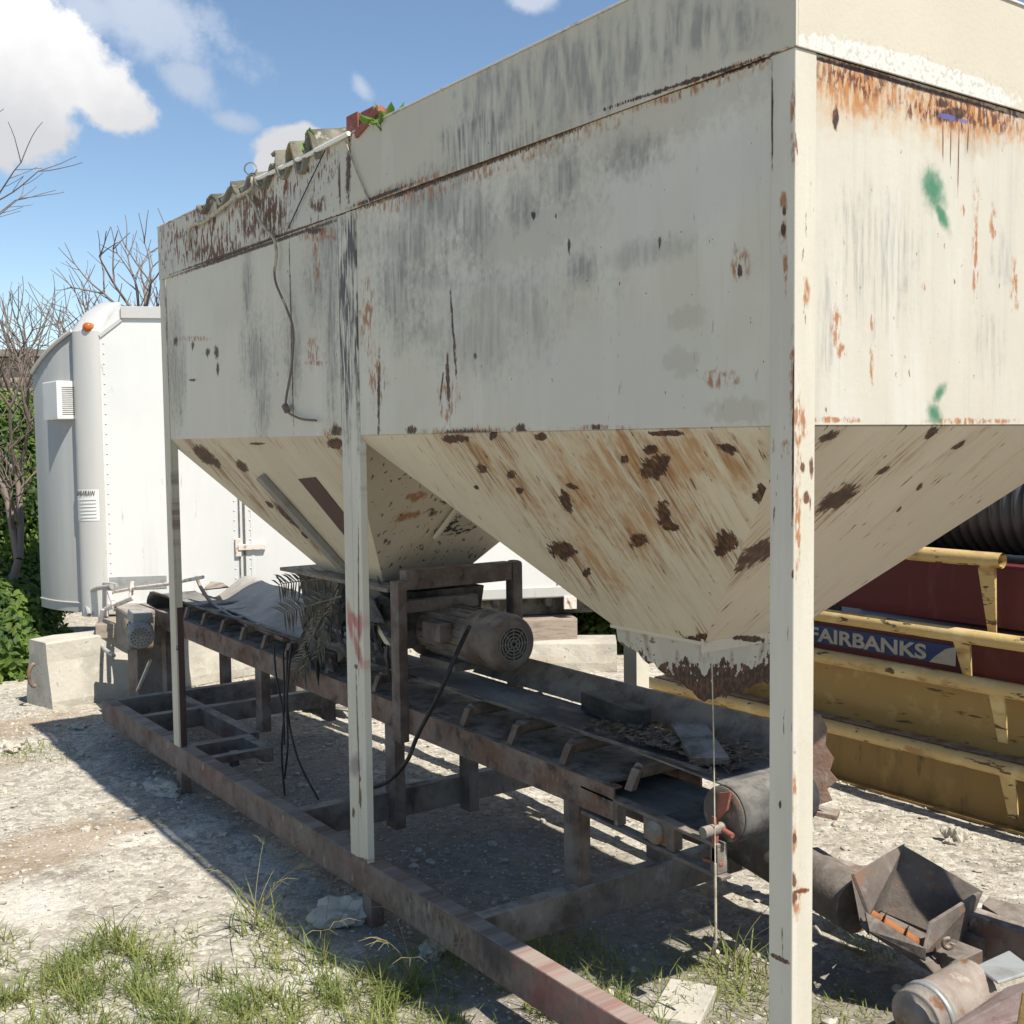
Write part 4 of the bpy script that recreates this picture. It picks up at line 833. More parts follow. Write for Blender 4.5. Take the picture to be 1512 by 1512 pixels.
# grey gear motor on the head end with its pipes and hose
GC = PX(207, 936, .36)
gmo = empty('gear_motor', GC, 'small grey gear motor with perforated fan cover and bent pipes by the trailer corner', 'gear motor')
def gp(name, mb, mat, bevel=.002, label=None, parent=None): return part(name, mb, mat, bevel, label, parent or gmo)
axis = Vector((-.25, -.9, -.12)).normalized()
b_ = MB().lathe(GC + axis * -.34, axis, [(0, 0), (0, .10), (.05, .115), (.12, .10), (.13, .085), (.30, .085), (.305, .06)], 28)
for k in range(18):
    a = 2 * math.pi * k / 18; s1 = axis.orthogonal().normalized(); s2 = axis.cross(s1); rv = s1 * math.cos(a) + s2 * math.sin(a)
    b_.bar(GC + axis * -.2 + rv * .088, GC + axis * -.06 + rv * .088, .006, .012, rv)
gp('motor_body', b_, make_mat('yellowed_grey_paint', (0.25, 0.215, 0.155), [('n', (0.15, 0.10, 0.06), (12, 12, 12), .46, .64, .9, 6)], .7))
fc = gp('fan_cover', MB().lathe(GC, axis, [(-.06, .098), (.05, .10), (.075, .09), (.085, .07), (.086, 0)], 30), M['greymotor'])
h = MB(); s1 = axis.orthogonal().normalized(); s2 = axis.cross(s1)
for (r, n) in ((.022, 6), (.045, 11), (.066, 16)):
    for k in range(n):
        a = 2 * math.pi * k / n + r * 20; c = GC + axis * .087 + (s1 * math.cos(a) + s2 * math.sin(a)) * r
        h.cyl(c, c + axis * .002, .0065, 8)
gp('vent_holes', h, M['dark'], 0, None, fc)
gp('terminal_box', MB().hexa(*[[GC + Vector(v) for v in L] for L in ([(-.06, -.02, .08), (.10, -.02, .07), (.10, .12, .09), (-.06, .12, .10)], [(-.05, -.02, .16), (.09, -.02, .15), (.09, .12, .17), (-.05, .12, .18)])]), M['greymotor'], .006)
gp('gearbox', MB().hexa(*[[GC + Vector(v) for v in L] for L in ([(-.02, .22, -.16), (.24, .22, -.16), (.24, .55, -.14), (-.02, .55, -.14)], [(-.02, .22, .13), (.24, .22, .13), (.24, .55, .15), (-.02, .55, .15)])]), M['rustgrey'], .02)
def pth(*pp): return smooth_path([PX(a, b, x) for a, b, x in pp], 5)
gp('pipe_elbow', MB().tube(pth((132, 908, .40), (128, 885, .42), (140, 870, .45), (165, 866, .5)), .02, 10), M['greyhose'], 0)
gp('pipe_elbow', MB().tube(pth((124, 898, .44), (132, 872, .48), (150, 862, .52), (172, 864, .55)), .018, 10), M['greyhose'], 0)
rod = MB().tube([PX(160, 876, .5), PX(200, 868, .52), PX(250, 862, .6), PX(300, 852, .7)], .013, 8); rod.tube([PX(195, 858, .52), PX(193, 885, .5)], .018, 8); rod.tube([PX(155, 900, .45), PX(198, 882, .48)], .02, 8); rod.tube([PX(160, 868, .5), PX(170, 900, .45)], .02, 8)
gp('lever_rod', rod, M['hinge'], 0)
gp('hose', MB().tube(pth((152, 900, .42), (147, 930, .40), (152, 955, .38), (168, 968, .36)), .017, 10), M['greyhose'], 0)
gp('hose', MB().tube(pth((152, 955, .50), (136, 968, .50), (140, 990, .5), (158, 1008, .5)), .010, 8), M['cable'], 0, 'thin dark hose')
gp('support_column', MB().box(.50, .78, 7.05, 7.3, 0.0, .72), M['rustgrey'], .01)
gp('support_strut', MB().bar(PX(222, 975, .5), PX(203, 1020, .5), .02, .02), M['hinge'], 0)
# rod and bracket above the curled sheet
b_ = MB().tube(smooth_path([PX(290, 852, .8), PX(298, 870, .78), (PX(315, 892, .74)), PX(345, 912, .70), PX(390, 932, .66), PX(420, 945, .63)]), .014, 8)
tag(b_.build('bent_rod', M['rust']), 'bent rusty rod arching over the rubber sheet onto the belt', 'rod')
b_ = MB().plate([PX(300, 872, .95), PX(338, 868, .95), PX(330, 862, 1.15), PX(312, 860, 1.15)], .01)
tag(b_.build('rusty_plate', M['rust'], None, .002), 'small rusty steel plate by the bent rod', 'steel plate')

# dead palm frond and strings hanging from the feeder
def frond(mb, base, tip, sag, n, ll, seed):
    rr = random.Random(seed); base = Vector(base); tip = Vector(tip)
    pts = [base.lerp(tip, i / n) + Vector((0, 0, -sag * math.sin(math.pi * i / n * .5) ** 2)) for i in range(n + 1)]
    mb.tube(pts, [.008 * (1 - .8 * i / n) for i in range(n + 1)], 5)
    for i in range(2, n + 1):
        for s in (-1, 1):
            d = (pts[i] - pts[i - 1]).normalized(); side = d.cross(Vector((1, 0, .2))).normalized() * s
            l = ll * (1 - .5 * abs(i / n - .4)) * rr.uniform(.7, 1.15)
            dr = (d * .55 + side * .9 + Vector((rr.uniform(-.25, .25), 0, -.35))).normalized()
            w = Vector((.2, 1, 0)).cross(dr).normalized() * .0055
            m_ = pts[i] + dr * l * .55; e = pts[i] + dr * l + Vector((0, 0, -.12 * l))
            mb.add([pts[i] - w * .6, pts[i] + w * .6, m_ + w, e, m_ - w], [(0, 1, 2, 3, 4)])
mb = MB()
frond(mb, PX(500, 862, .56), PX(436, 975, .50), .05, 26, .14, 1); frond(mb, PX(505, 880, .54), PX(420, 905, .50), .0, 22, .16, 2); frond(mb, PX(480, 870, .56), PX(450, 990, .5), .02, 24, .12, 3)
frond(mb, PX(498, 850, .58), PX(412, 868, .55), -.02, 22, .15, 4); frond(mb, PX(500, 870, .54), PX(470, 960, .5), .03, 22, .11, 8)
tag(mb.build('palm_frond', M['deadleaf']), 'dead grey-green palm fronds hanging off the feeder box over the belt', 'palm frond')
mb = MB()
for k, pp in enumerate(([(418, 960), (420, 1040), (416, 1110), (421, 1180)], [(424, 960), (425, 1050), (440, 1120), (470, 1180)], [(430, 950), (424, 1030), (425, 1100), (420, 1150)], [(404, 950), (408, 1000), (418, 1050), (420, 1100)])):
    mb.tube(smooth_path([PX(a, c, .50 - .02 * k) for a, c in pp]), .006, 6)
tag(mb.build('hanging_cables', M['cable']), 'bundle of thin black cables trailing from the palm fronds down to the dirt', 'cables')
# rubber rags packed round the feeder
def rags():
    mb = MB(); rr = random.Random(21)
    for i in range(46):
        c = PX(rr.uniform(448, 580), rr.uniform(880, 985), rr.uniform(.52, .62)); a = rr.uniform(0, 6.28); l = rr.uniform(.05, .15)
        d = Vector((.1, math.cos(a), math.sin(a))) * l; e = Vector((rr.uniform(-.3, .3), -math.sin(a), math.cos(a))) * l * rr.uniform(.15, .5)
        mid = c + Vector((-.03, 0, .02))
        mb.add([c - d, mid - e, c + d, mid + e], [(0, 1, 2), (0, 2, 3)])
    return mb
tag(rags().build('rubber_scraps', M['rubber'], None, 0, solid=.005), 'tangle of torn black rubber strips packed under the feeder box', 'rubber scraps', kind='stuff')

# pull rope at the near spout
mb = MB().tube([PX(1051, 970, .6), PX(1054, 1100, .56), PX(1056, 1275, .53)], .0025, 6); mb.tube([PX(1056, 1275, .53), PX(1057, 1390, .53)], .005, 6); mb.tube([PX(1057, 1390, .53), PX(1052, 1410, .53), PX(1060, 1405, .53)], .008, 6)
tag(mb.build('pull_rope', M['rope']), 'thin pale rope hanging from the near spout past the tail drum', 'rope')

# ------------------------------------------------------------------ junk along the bin's rim
def corr(px0, px1, py0, py1, depth, amp, waves, tilt, label, seed):
    a = PX(px0, py0, -.03); c = PX(px1, py1, -.03); n = int(waves * 10); mb = MB(); vs = []; rr = random.Random(seed)
    for i in range(n + 1):
        u = i / n; q = a.lerp(c, u); z = amp * (math.sin(2 * math.pi * waves * u + seed) + .5 * mnoise.noise((u * 3, seed * 3.3, 0)))
        for j in range(5):
            v = j / 4; vs.append((q.x + depth * v + (.02 * mnoise.noise((u * 9, seed, 0)) if j == 0 else 0), q.y, q.z + z + tilt * v))
    mb.add(vs, [(i * 5 + j, (i + 1) * 5 + j, (i + 1) * 5 + j + 1, i * 5 + j + 1) for i in range(n) for j in range(4)], 0, True)
    tag(mb.build('roofing_sheet', M['sheet'], None, 0, solid=.018), label, 'roofing sheet', 'broken corrugated sheets on the rim')
corr(400, 466, 246, 210, .5, .075, 2.5, .10, 'mossy grey corrugated sheet with tall waves, beside the small leafy creeper on the rim', 1)
corr(340, 404, 277, 252, .4, .045, 2, .08, 'yellowish broken corrugated sheet behind the pale root on the rim', 2)
corr(290, 345, 304, 283, .4, .035, 2, .06, 'smallest corrugated scrap at the far end of the rim', 3)
mb = MB().tube([PX(372, 268, -.02), PX(440, 236, -.02), PX(515, 197, -.02)], .010, 10)
tag(mb.build('conduit', M['white'], None), 'thin white pipe lying along the bin rim', 'pipe')
q = PX(519, 205, .0); mb = MB(); mb.box(q.x, q.x + .01, q.y - .055, q.y + .045, q.z - .03, q.z + .10); mb.box(q.x + .011, q.x + .05, q.y - .055, q.y - .047, q.z - .03, q.z + .095)
mb.box(q.x + .0105, q.x + .10, q.y - .17, q.y - .06, q.z + .05, q.z + .095); mb.bar((q.x - .004, q.y - .26, q.z + .06), (q.x - .004, q.y - .06, q.z + .0), .03, .03)
tag(mb.build('red_bracket', M['redpaint'], None, .003), 'red rusted steel bracket standing on the bin rim', 'bracket')
def leafy(px, py, n, s, label, seed):
    mb = MB(); rr = random.Random(seed); c = PX(px, py, .02)
    for i in range(n):
        a = rr.uniform(0, 6.28); e = rr.uniform(.1, 1.1); d = Vector((math.cos(a) * math.cos(e), math.sin(a) * math.cos(e), math.sin(e)))
        b0 = c + d * s * rr.uniform(.2, .9); side = d.cross(Vector((rr.uniform(-1, 1), rr.uniform(-1, 1), 1))).normalized(); l = s * rr.uniform(.6, 1.0); w = l * .42
        mb.tube([c + Vector((0, 0, -.06)), b0], .004, 5)
        vs = [b0]; 
        for k in range(9):
            t_ = k / 8 * 2 * math.pi; vs.append(b0 + d * l * .5 * (1 - math.cos(t_)) + side * w * math.sin(t_) + Vector((0, 0, -.02 * abs(math.sin(t_)))))
        mb.add(vs, [(0, i_, i_ + 1) for i_ in range(1, 9)])
    tag(mb.build('creeper', M['plant']), label, 'plant')
leafy(572, 182, 16, .075, 'bright green leafy creeper on the rim just right of the red bracket', 4)
leafy(466, 220, 14, .06, 'small green creeper on the rim beside the corrugated sheet', 5)
mb = MB(); 
mb.tube(smooth_path([PX(372, 262, -.03), PX(373, 275, -.03), PX(363, 285, -.03), PX(345, 294, -.03), PX(318, 315, -.025), PX(300, 328, -.025), PX(281, 336, -.025), PX(278, 370, -.02)]), .0095, 6)
mb.tube(smooth_path([PX(363, 285, -.03), PX(376, 305, -.025), PX(386, 330, -.025), PX(404, 352, -.02), PX(408, 375, -.02), PX(405, 400, -.02)]), .008, 6)
tag(mb.build('dry_root', M['rope']), 'pale forked dry root draped over the far collar', 'root')
mb = MB(); mb.tube(smooth_path([PX(405, 400, -.02), PX(408, 420, -.02), PX(424, 458, -.02), PX(433, 490, -.02), PX(430, 545, -.015), PX(422, 600, -.015), PX(440, 617, -.02), PX(467, 621, -.02)]), .0055, 6); mb.tube([PX(421, 600, -.015), PX(424, 606, -.02)], .018, 6)
tag(mb.build('dry_vine', M['bark']), 'thin dark dead vine hanging down the far side panel', 'vine')
mb = MB().tube([PX(480, 222, -.02), PX(452, 280, -.015), PX(425, 338, -.012)], .003, 5); tag(mb.build('wire', M['cable']), 'thin wire slanting across the rust-flaked far collar', 'wire')
mb = MB().tube([PX(510, 208, -.02), PX(527, 255, -.015), PX(546, 300, -.012)], .0035, 5); tag(mb.build('wire', M['rope']), 'thin pale wire slanting down from beside the red bracket', 'wire')
mb = MB().tube([PX(370 + 9 * math.cos(a), 249 + 9 * math.sin(a), -.02) for a in np.linspace(0, 6, 24)], .004, 5); tag(mb.build('wire', M['galv']), 'small loop of loose wire above the pale root', 'wire')

# ------------------------------------------------------------------ box trailer
DT = 9.75
tb0 = PD(161, 908, DT); tb1 = PD(843, 878, DT * 253 / 234.)
tdir = Vector((tb1.x - tb0.x, tb1.y - tb0.y, 0)).normalized(); tn = Vector((tdir.y, -tdir.x, 0))
if tn.y > 0: tn = -tn
ZT0 = (tb0.z + tb1.z) / 2; ZT1 = PD(200, 455, DT).z
TL = 5.6
trl = empty('box_trailer', (tb0.x, tb0.y, ZT0), 'white riveted box trailer with rounded nose and wall air conditioner standing on timbers', 'trailer')
def tp(name, mb, mat, bevel=.003, label=None, parent=None): return part(name, mb, mat, bevel, label, parent or trl)
def T(u, z, out=0.0):                                   # u along the side from the corner column, out of the wall
    return Vector((tb0.x, tb0.y, 0)) + tdir * u + tn * out + Vector((0, 0, z))
mb = MB(); W2 = 1.6
CC = .16; ZCC = PD(157, 494, DT).z                        # the side sheet's cut corner
pf = [(0, ZT0), (TL, ZT0), (TL, ZT1), (CC, ZT1), (0, ZCC)]
mb.add([T(u, z) for u, z in pf] + [T(u, z, -W2) for u, z in pf], [(4, 3, 2, 1, 0), (5, 6, 7, 8, 9)] + [(i, (i + 1) % 5, 5 + (i + 1) % 5, 5 + i) for i in range(5)])
BODY = mb
RC = .17                                                 # rounded corner column and nose
zc = PD(135, 492, DT).z
nose_l = PD(62, 906, DT + .42); nose_m = PD(122, 909, DT + .06)
def ring_nose():
    pts = []
    for k in range(9):
        a = math.radians(90 * k / 8); pts.append(T(-RC * math.sin(a), 0, -RC + RC * math.cos(a)))
    e = pts[-1]; return pts, e
pts, pe = ring_nose()
# column sits between the side and the slanting nose panel
cp0 = T(0, 0); cp1 = Vector((nose_m.x, nose_m.y, 0)); cmid = (cp0 + cp1) / 2; dirc = (cp1 - cp0); Lc = dirc.length; outc = Vector((dirc.y, -dirc.x, 0)).normalized()
if outc.y > 0: outc = -outc
arc = [cmid + dirc * (-.5 * math.cos(a)) + outc * (.26 * Lc * math.sin(a)) for a in [math.pi * i / 14 for i in range(15)]]
mb = MB(); n = len(arc); vs = [(q.x, q.y, ZT0 - .02) for q in arc] + [(q.x, q.y, zc) for q in arc] + [(T(.05, 0, -.4).x, T(.05, 0, -.4).y, zc), (T(.05, 0, -.4).x, T(.05, 0, -.4).y, ZT0 - .02)]
mb.add(vs, [(i, i + 1, n + i + 1, n + i) for i in range(n - 1)], 0, True); mb.add(vs, [tuple(range(n, 2 * n)) + (2 * n,)], 0)
tp('corner_column', mb, M['trailer_al'], 0)
# cap above the column: sloping shoulder with lamp
capb = [Vector((q.x, q.y, zc + .002)) for q in arc]
apex = [PD(178 - 30 * i / 14, 446 + 1.5 * (i / 14) ** 2, DT + .10) for i in range(15)]
mb = MB(); mid_ = [(capb[i] * .5 + apex[i] * .5) + Vector((0, 0, .035)) + outc * .03 for i in range(15)]
capb = [T(0, ZCC, -.01)] + capb; mid_ = [T(CC * .5, (ZCC + ZT1) / 2, -.01)] + mid_; apex = [T(CC + .02, ZT1 - .002, -.01)] + apex; n = 16
vs = capb + mid_ + apex; mb.add(vs, [(r * n + i, r * n + i + 1, (r + 1) * n + i + 1, (r + 1) * n + i) for r in range(2) for i in range(n - 1)], 0, True)
tp('corner_cap', mb, M['trailer_al'], 0)
# nose panel
zl = PD(64, 552, DT + .42).z; nb = T(-.30, 0, -1.55)
A = Vector((nose_m.x, nose_m.y, 0)); B = Vector((nose_l.x, nose_l.y, 0)); Cq = B + (nb - B) * .25 + Vector((-.12, .0, 0)); In = T(.05, 0, -.6)
mb = MB(); N_ = 10; ztop = lambda s: zc + .01 - (zc + .01 - zl) * s ** 1.1
lo, hi, hi2 = [], [], []
for i in range(N_ + 1):
    s = i / N_; q = A.lerp(B, s) + outc * .05 * math.sin(math.pi * s)
    lo.append(Vector((q.x, q.y, ZT0 + .01))); hi.append(Vector((q.x, q.y, ztop(s)))); hi2.append(PD(148 - 87 * s, 447.5 + 98 * s ** 1.25, DT + .10 + .40 * s))
m_ = N_ + 1; mb.add(lo + hi + hi2, [(r * m_ + i, r * m_ + i + 1, (r + 1) * m_ + i + 1, (r + 1) * m_ + i) for r in range(2) for i in range(N_)], 0, True)
mb.add([lo[-1], hi[-1], hi2[-1], Vector((nb.x, nb.y, zl + .1)), Vector((nb.x, nb.y, ZT0))], [(4, 3, 2, 1, 0)], 0)
tp('nose_panel', mb, M['trailer_front'], 0)
tp('nose_trim', MB().tube([q + outc * .012 for q in hi], .018, 8), M['trailer_al'], 0); tp('nose_trim', MB().tube([Vector((q.x, q.y, ZT0 + .09)) + outc * .004 for q in lo], .008, 6), M['trailer_al'], 0)
# roof rail, bottom rail, seams, rivets, hinge, kick plate
mb = MB(); mb.bar(T(CC + .02, ZT1 - .05, .012), T(TL, ZT1 - .05, .012), .02, .10); mb.bar(T(.0, ZT0 + .045, .010), T(TL, ZT0 + .045, .010), .018, .09); mb.bar(T(0, ZT0, -.02), T(TL, ZT0, -.02), .06, .02)
tp('trim_rail', mb, M['trailer_al'], .003)
for u_ in (1.22, 3.05, 4.3):
    tp('panel_joint', MB().bar(T(u_, ZT0 + .1, .002), T(u_, ZT1 - .11, .002), .028, .004, tn), M['trailer'], .001)
mb = MB(); mb.bar(T(.0, ZCC - .03, .006), T(CC + .02, ZT1 - .11, .006), .03, .012, tn); tp('corner_strap', mb, M['trailer_al'], .002)
def u_of(px, py=800):                                     # where a pixel's ray meets the side wall
    d = ray(px, py); n_ = np.array(tn); k = np.dot(n_, np.array(T(0, 0)) - CAM) / np.dot(n_, d); q = CAM + d * k
    return float(np.dot(np.array(tdir), q - np.array(T(0, 0)))), float(q[2])
ud = u_of(361)[0]; ud2 = u_of(250)[0]
mb = MB(); mb.bar(T(ud, ZT0 + .1, .004), T(ud, ZT1 - .11, .004), .02, .006, tn); mb.bar(T(ud - .04, ZT0 + .1, .004), T(ud - .04, ZT1 - .11, .004), .012, .008, tn); tp('door_seam', mb, M['ink'], 0); mb = MB(); mb.bar(T(u_of(822)[0], ZT0 + .1, .003), T(u_of(822)[0], ZT1 - .11, .003), .01, .004, tn)
tp('door_seam', mb, M['ink'], 0)
mb = BODY
for u, z0, z1 in ((.03, ZT0 + .1, zc - .1), (ud + .05, ZT0 + .1, ZT1 - .15), (ud - .08, ZT0 + .1, ZT1 - .15), (2.2, ZT0 + .1, ZT1 - .15)):
    z = z0
    while z < z1:
        mb.lathe(T(u, z, .001), tn, [(0, .008), (.003, .0065), (.004, .0)], 8); z += .085
tp('body', BODY, M['trailer'], 0)
u0, z0 = u_of(352, 808); u1, _ = u_of(392, 808)
mb = MB(); mb.bar(T(u0, z0, .02), T(u1, z0, .02), .05, .03, tn); mb.bar(T(u0, z0 - .08, .015), T(u0, z0 + .08, .015), .05, .02, tn); tp('door_hinge', mb, M['hinge'], .004)
u0, z0 = u_of(162, 866); u1, z1 = u_of(246, 852)
mb = MB().hexa([T(u0, z0 - .03, .001), T(u1, z0 - .03, .001), T(u1, z0 - .03, .006), T(u0, z0 - .03, .006)], [T(u0, z0 + .08, .001), T(u1, z0 + .08, .001), T(u1, z0 + .08, .006), T(u0, z0 + .08, .006)]); tp('kick_plate', mb, M['galv'], .001)
# marker lamp
q = PD(128, 483, DT - .20); mb = MB().lathe(q, outc, [(-.12, .0), (-.12, .042), (-.02, .04), (.0, .04), (.016, .03), (.02, 0)], 16); tp('marker_lamp', mb, M['amber'], 0)
# air conditioner in the nose panel
qa = PD(95, 592, DT + .02); e1 = (B - A).normalized(); o1 = Vector((e1.y, -e1.x, 0)); o1 = o1 if o1.y < 0 else -o1
vd = Vector((CAM[0] - qa.x, CAM[1] - qa.y, 0)).normalized(); o1 = (vd * .93 + Vector((rt[0], rt[1], 0)) * .36).normalized(); e1 = Vector((0, 0, 1)).cross(o1).normalized()
if e1.x > 0: e1 = -e1
def Q(a, z, out): return qa + e1 * a + Vector((0, 0, z)) + o1 * out
ac = tp('air_conditioner', MB().hexa([Q(-.105, -.16, -.25), Q(.105, -.16, -.25), Q(.105, -.16, .14), Q(-.105, -.16, .14)], [Q(-.105, .165, -.25), Q(.105, .165, -.25), Q(.105, .165, .14), Q(-.105, .165, .14)]), M['white'], .008)
mb = MB()
for k in range(15): mb.bar(Q(-.09, -.12 + .0165 * k, .1405), Q(.065, -.12 + .0165 * k, .1405), .003, .007)
tp('grille', mb, M['ink'], 0, None, ac)
# warning sticker on the column; its lettering reads mirrored in the photograph
qs = arc[3:14]; zs0 = PD(128, 768, DT).z; zs1 = PD(128, 722, DT).z
mb = MB(); k = len(qs); c0 = cmid
vs = [(q.x + outc.x * .003, q.y + outc.y * .003, z) for z in (zs0, zs1) for q in qs]; mb.add(vs, [(i, i + 1, k + i + 1, k + i) for i in range(k - 1)], 0, True)
stk = tp('warning_sticker', mb, make_mat('pale_sticker', (0.66, 0.66, 0.63), [], .5), 0)
def text_mesh(body, size, bold=0.0):
    cu = bpy.data.curves.new('lettering', 'FONT'); cu.body = body; cu.size = size; cu.offset = bold; cu.extrude = .0015; cu.align_x = 'CENTER'
    ob = bpy.data.objects.new('lettering', cu); COL.objects.link(ob)
    dg = bpy.context.evaluated_depsgraph_get(); me = bpy.data.meshes.new_from_object(ob.evaluated_get(dg)); bpy.data.objects.remove(ob); return me
def place_text(me, name, origin, xdir, zdir, mat, parent, wrap=None):
    nx = Vector(xdir).normalized(); nz = Vector(zdir).normalized(); ny = nx.cross(nz)
    for v in me.vertices:
        c = v.co.copy(); v.co = (Vector(origin) + nx * c.x + nz * c.y - ny * (-c.z)) if wrap is None else wrap(c)
    me.materials.clear(); me.materials.append(mat); me.update()
    o = bpy.data.objects.new(name, me); COL.objects.link(o); o.parent = parent
    P = parent; base = Vector((0, 0, 0))
    while P is not None: base += P.location; P = P.parent
    o.location = -base; return o
zmid = zs1 - .055
def wrapcol(c):
    # mirrored: letters run right to left around the column
    s = 0.60 + c.x * TXS                                 # share of the column's width, side wall to nose
    a = math.acos(1 - 2 * min(max(s, 0.02), .98)); q = cmid + dirc * (-.5 * math.cos(a)) + outc * (.26 * Lc * math.sin(a) + .006 + c.z)
    return Vector((q.x, q.y, zmid + c.y))
me = text_mesh('WARNING', .065, .0)
xs_ = [v.co.x for v in me.vertices]; TXS = .78 / (max(xs_) - min(xs_))
place_text(me, 'lettering', (0, 0, 0), (1, 0, 0), (0, 0, 1), M['ink'], stk, wrapcol)
mb = MB()
for i in range(6):
    z = zs1 - .09 - .03 * i
    if z > zs0 + .02:
        qq = [(q.x + outc.x * .005, q.y + outc.y * .005, z) for q in arc[4:13]]; mb.tube(qq, .0028, 4)
tp('text_lines', mb, make_mat('grey_small_print', (0.42, 0.42, 0.42), [], .6), 0, None, stk)
# chassis under the floor
mb = MB(); mb.bar(T(.25, ZT0 - .11, -.25), T(TL, ZT0 - .11, -.25), .08, .17); mb.bar(T(.25, ZT0 - .11, -W2 + .3), T(TL, ZT0 - .11, -W2 + .3), .08, .17)
for i in range(10): mb.bar(T(.4 + i * .5, ZT0 - .06, -.06), T(.4 + i * .5, ZT0 - .06, -W2 + .06), .06, .08)
tp('chassis', mb, M['dark'], .004)
u0, z0 = u_of(839, 889); mb = MB(); mb.bar(T(u0 - .05, z0, .03), T(u0 + .07, z0, .03), .12, .03, tn); mb.bar(T(u0 - .02, z0 + .05, .02), T(u0 + .02, z0 - .06, .02), .03, .05, tn); tp('hook_bracket', mb, M['hinge'], .004)
# timbers carrying the trailer
q = T(.12, 0, .06); on_box('timber_block', (q.x, q.y, ZT0 - .14), (.40, .75, .115), math.atan2(tdir.y, tdir.x) + .1, M['timber'], 'pinkish squared timber between concrete barrier and trailer corner', 'timber')
u0, _ = u_of(812, 925); zz = PD(812, 940, DT * 253 / 234).z
q = T(u0, 0, -.25); on_box('timber_block', (q.x, q.y, 0), (.5, .6, ZT0 - .205), math.atan2(tdir.y, tdir.x), M['timber'], 'stacked grey timber cribbing under the middle of the trailer', 'timber')

# ------------------------------------------------------------------ concrete barriers
def barrier(p0, p1, top_w, bot_w, h, name, label, nub=False, seg_n=14, seed=0):
    p0 = Vector(p0); p1 = Vector(p1); d = (p1 - p0); d.z = 0; d = d.normalized(); s = Vector((d.y, -d.x, 0)); mb = MB()
    prof = [(-bot_w / 2, -.03), (-bot_w / 2, .06), (-top_w / 2 * 1.08, h * .7), (-top_w / 2, h), (top_w / 2, h), (top_w / 2 * 1.08, h * .7), (bot_w / 2, .06), (bot_w / 2, -.03)]
    vs = []; k = len(prof); L_ = (p1 - p0).length
    for i in range(seg_n + 1):
        q = p0 + d * (L_ * i / seg_n)
        for a, z in prof:
            jit = .012 * mnoise.noise((i * .9 + seed, a * 9, z * 7)); vs.append((q.x + s.x * (a + jit), q.y + s.y * (a + jit), z + (jit if z > .3 else 0)))
    mb.add(vs, [(i * k + j, i * k + (j + 1) % k, (i + 1) * k + (j + 1) % k, (i + 1) * k + j) for i in range(seg_n) for j in range(k)])
    mb.add(vs, [tuple(range(k)), tuple(range(seg_n * k + k - 1, seg_n * k - 1, -1))])
    root = empty(name, (p0.x, p0.y, 0), label, 'concrete barrier')
    part('block', mb, M['concrete'], .015, None, root)
    if nub:
        pts = [p0 - d * (.03 + .05 * math.sin(a)) + s * (.0) + Vector((0, 0, h * .48 + .09 * math.cos(a))) for a in np.linspace(0, math.pi, 8)]
        part('lifting_loop', MB().tube(pts, .016, 8), M['rust'], 0, None, root)
bl0 = PZ(48, 1052); bl1 = PZ(150, 1033); dd = (bl1 - bl0).normalized()
barrier(bl0 + Vector((.1, .2, 0)), bl0 + dd * 2.6 + Vector((.1, .2, 0)), .30, .46, .53, 'concrete_barrier', 'pale concrete barrier with broken left end and lifting loop, by the gear motor', True, seed=3)
c0 = PZ(905, 1000); c1 = PZ(700, 1012)
barrier(PZ(918, 990) + Vector((.15, .25, 0)), PZ(918, 990) + Vector((.15, .25, 0)) + Vector((-1.6, 1.3, 0)), .42, .5, .24, 'concrete_barrier', 'sunlit low concrete block just behind the brown motor', seed=9)
barrier(PZ(930, 985) + Vector((.5, .35, 0)), PZ(930, 985) + Vector((1.9, -.35, 0)), .4, .46, .27, 'concrete_barrier', 'shaded low concrete block behind the near spout', seed=14)

# ------------------------------------------------------------------ truck-scale sections, pipe
S = 3.335
YA, YB = -2.2, 4.15
sy_ = empty('scale_girder', (S, 1.5, 0), 'long faded yellow weighbridge girder section with pipe rails lying on the gravel', 'weighbridge section')
def yp(name, mb, mat, bevel=.003, label=None, parent=None): return part(name, mb, mat, bevel, label, parent or sy_)
mb = MB(); mb.box(S, S + .016, YA, YB, .008, .335); mb.box(S + .0165, S + .25, YA, YB, .322, .335); mb.box(S - .05, S + .25, YA, YB, -.01, .006); yp('lower_web', mb, M['yellow_web'], .002)
mb = MB(); mb.box(S + .12, S + .136, YA, YB, .337, .735); mb.box(S + .02, S + .40, YA, YB, .736, .752); yp('upper_web', mb, M['yellow'], .002)
mb = MB(); mb.box(S + .02, S + .135, YA, YB, .336, .352); yp('ledge', mb, M['rail'], .002)
def prail(z, x, r, y0, y1, posts, dz, sl=0.0):
    o = yp('guide_rail', MB().tube([(x, y, z + sl * (y - 1.4)) for y in np.linspace(y0, y1, 12)], r, 16, caps=False).tube([(x, y0 + .003, z), (x, y1, z)], r * .8, 14, caps=False), M['yellow_pipe'], 0)
    for y in posts:
        mb = MB(); mb.hexa([(x + .05, y - .035, z - dz), (x + .06, y - .035, z - dz), (x + .06, y + .02, z - dz), (x + .05, y + .02, z - dz)], [(x - .01, y - .045, z - r * .6), (x + .01, y - .045, z - r * .6), (x + .01, y + .045, z - r * .6), (x - .01, y + .045, z - r * .6)])
        yp('rail_post', mb, M['yellow_pipe'], .002, None, o)
prail(.335, S - .09, .04, YA, YB, (1.33, -.2, 3.5), .27)
prail(.745, S - .05, .042, YA, YB, (1.42, -.1, 3.3), .30)
rd = empty('scale_deck', (S + .2, 1.5, .76), 'maroon weighbridge deck section with blue name sign stacked on the yellow girder', 'weighbridge section')
def rp_(name, mb, mat, bevel=.003, label=None, parent=None): return part(name, mb, mat, bevel, label, parent or rd)
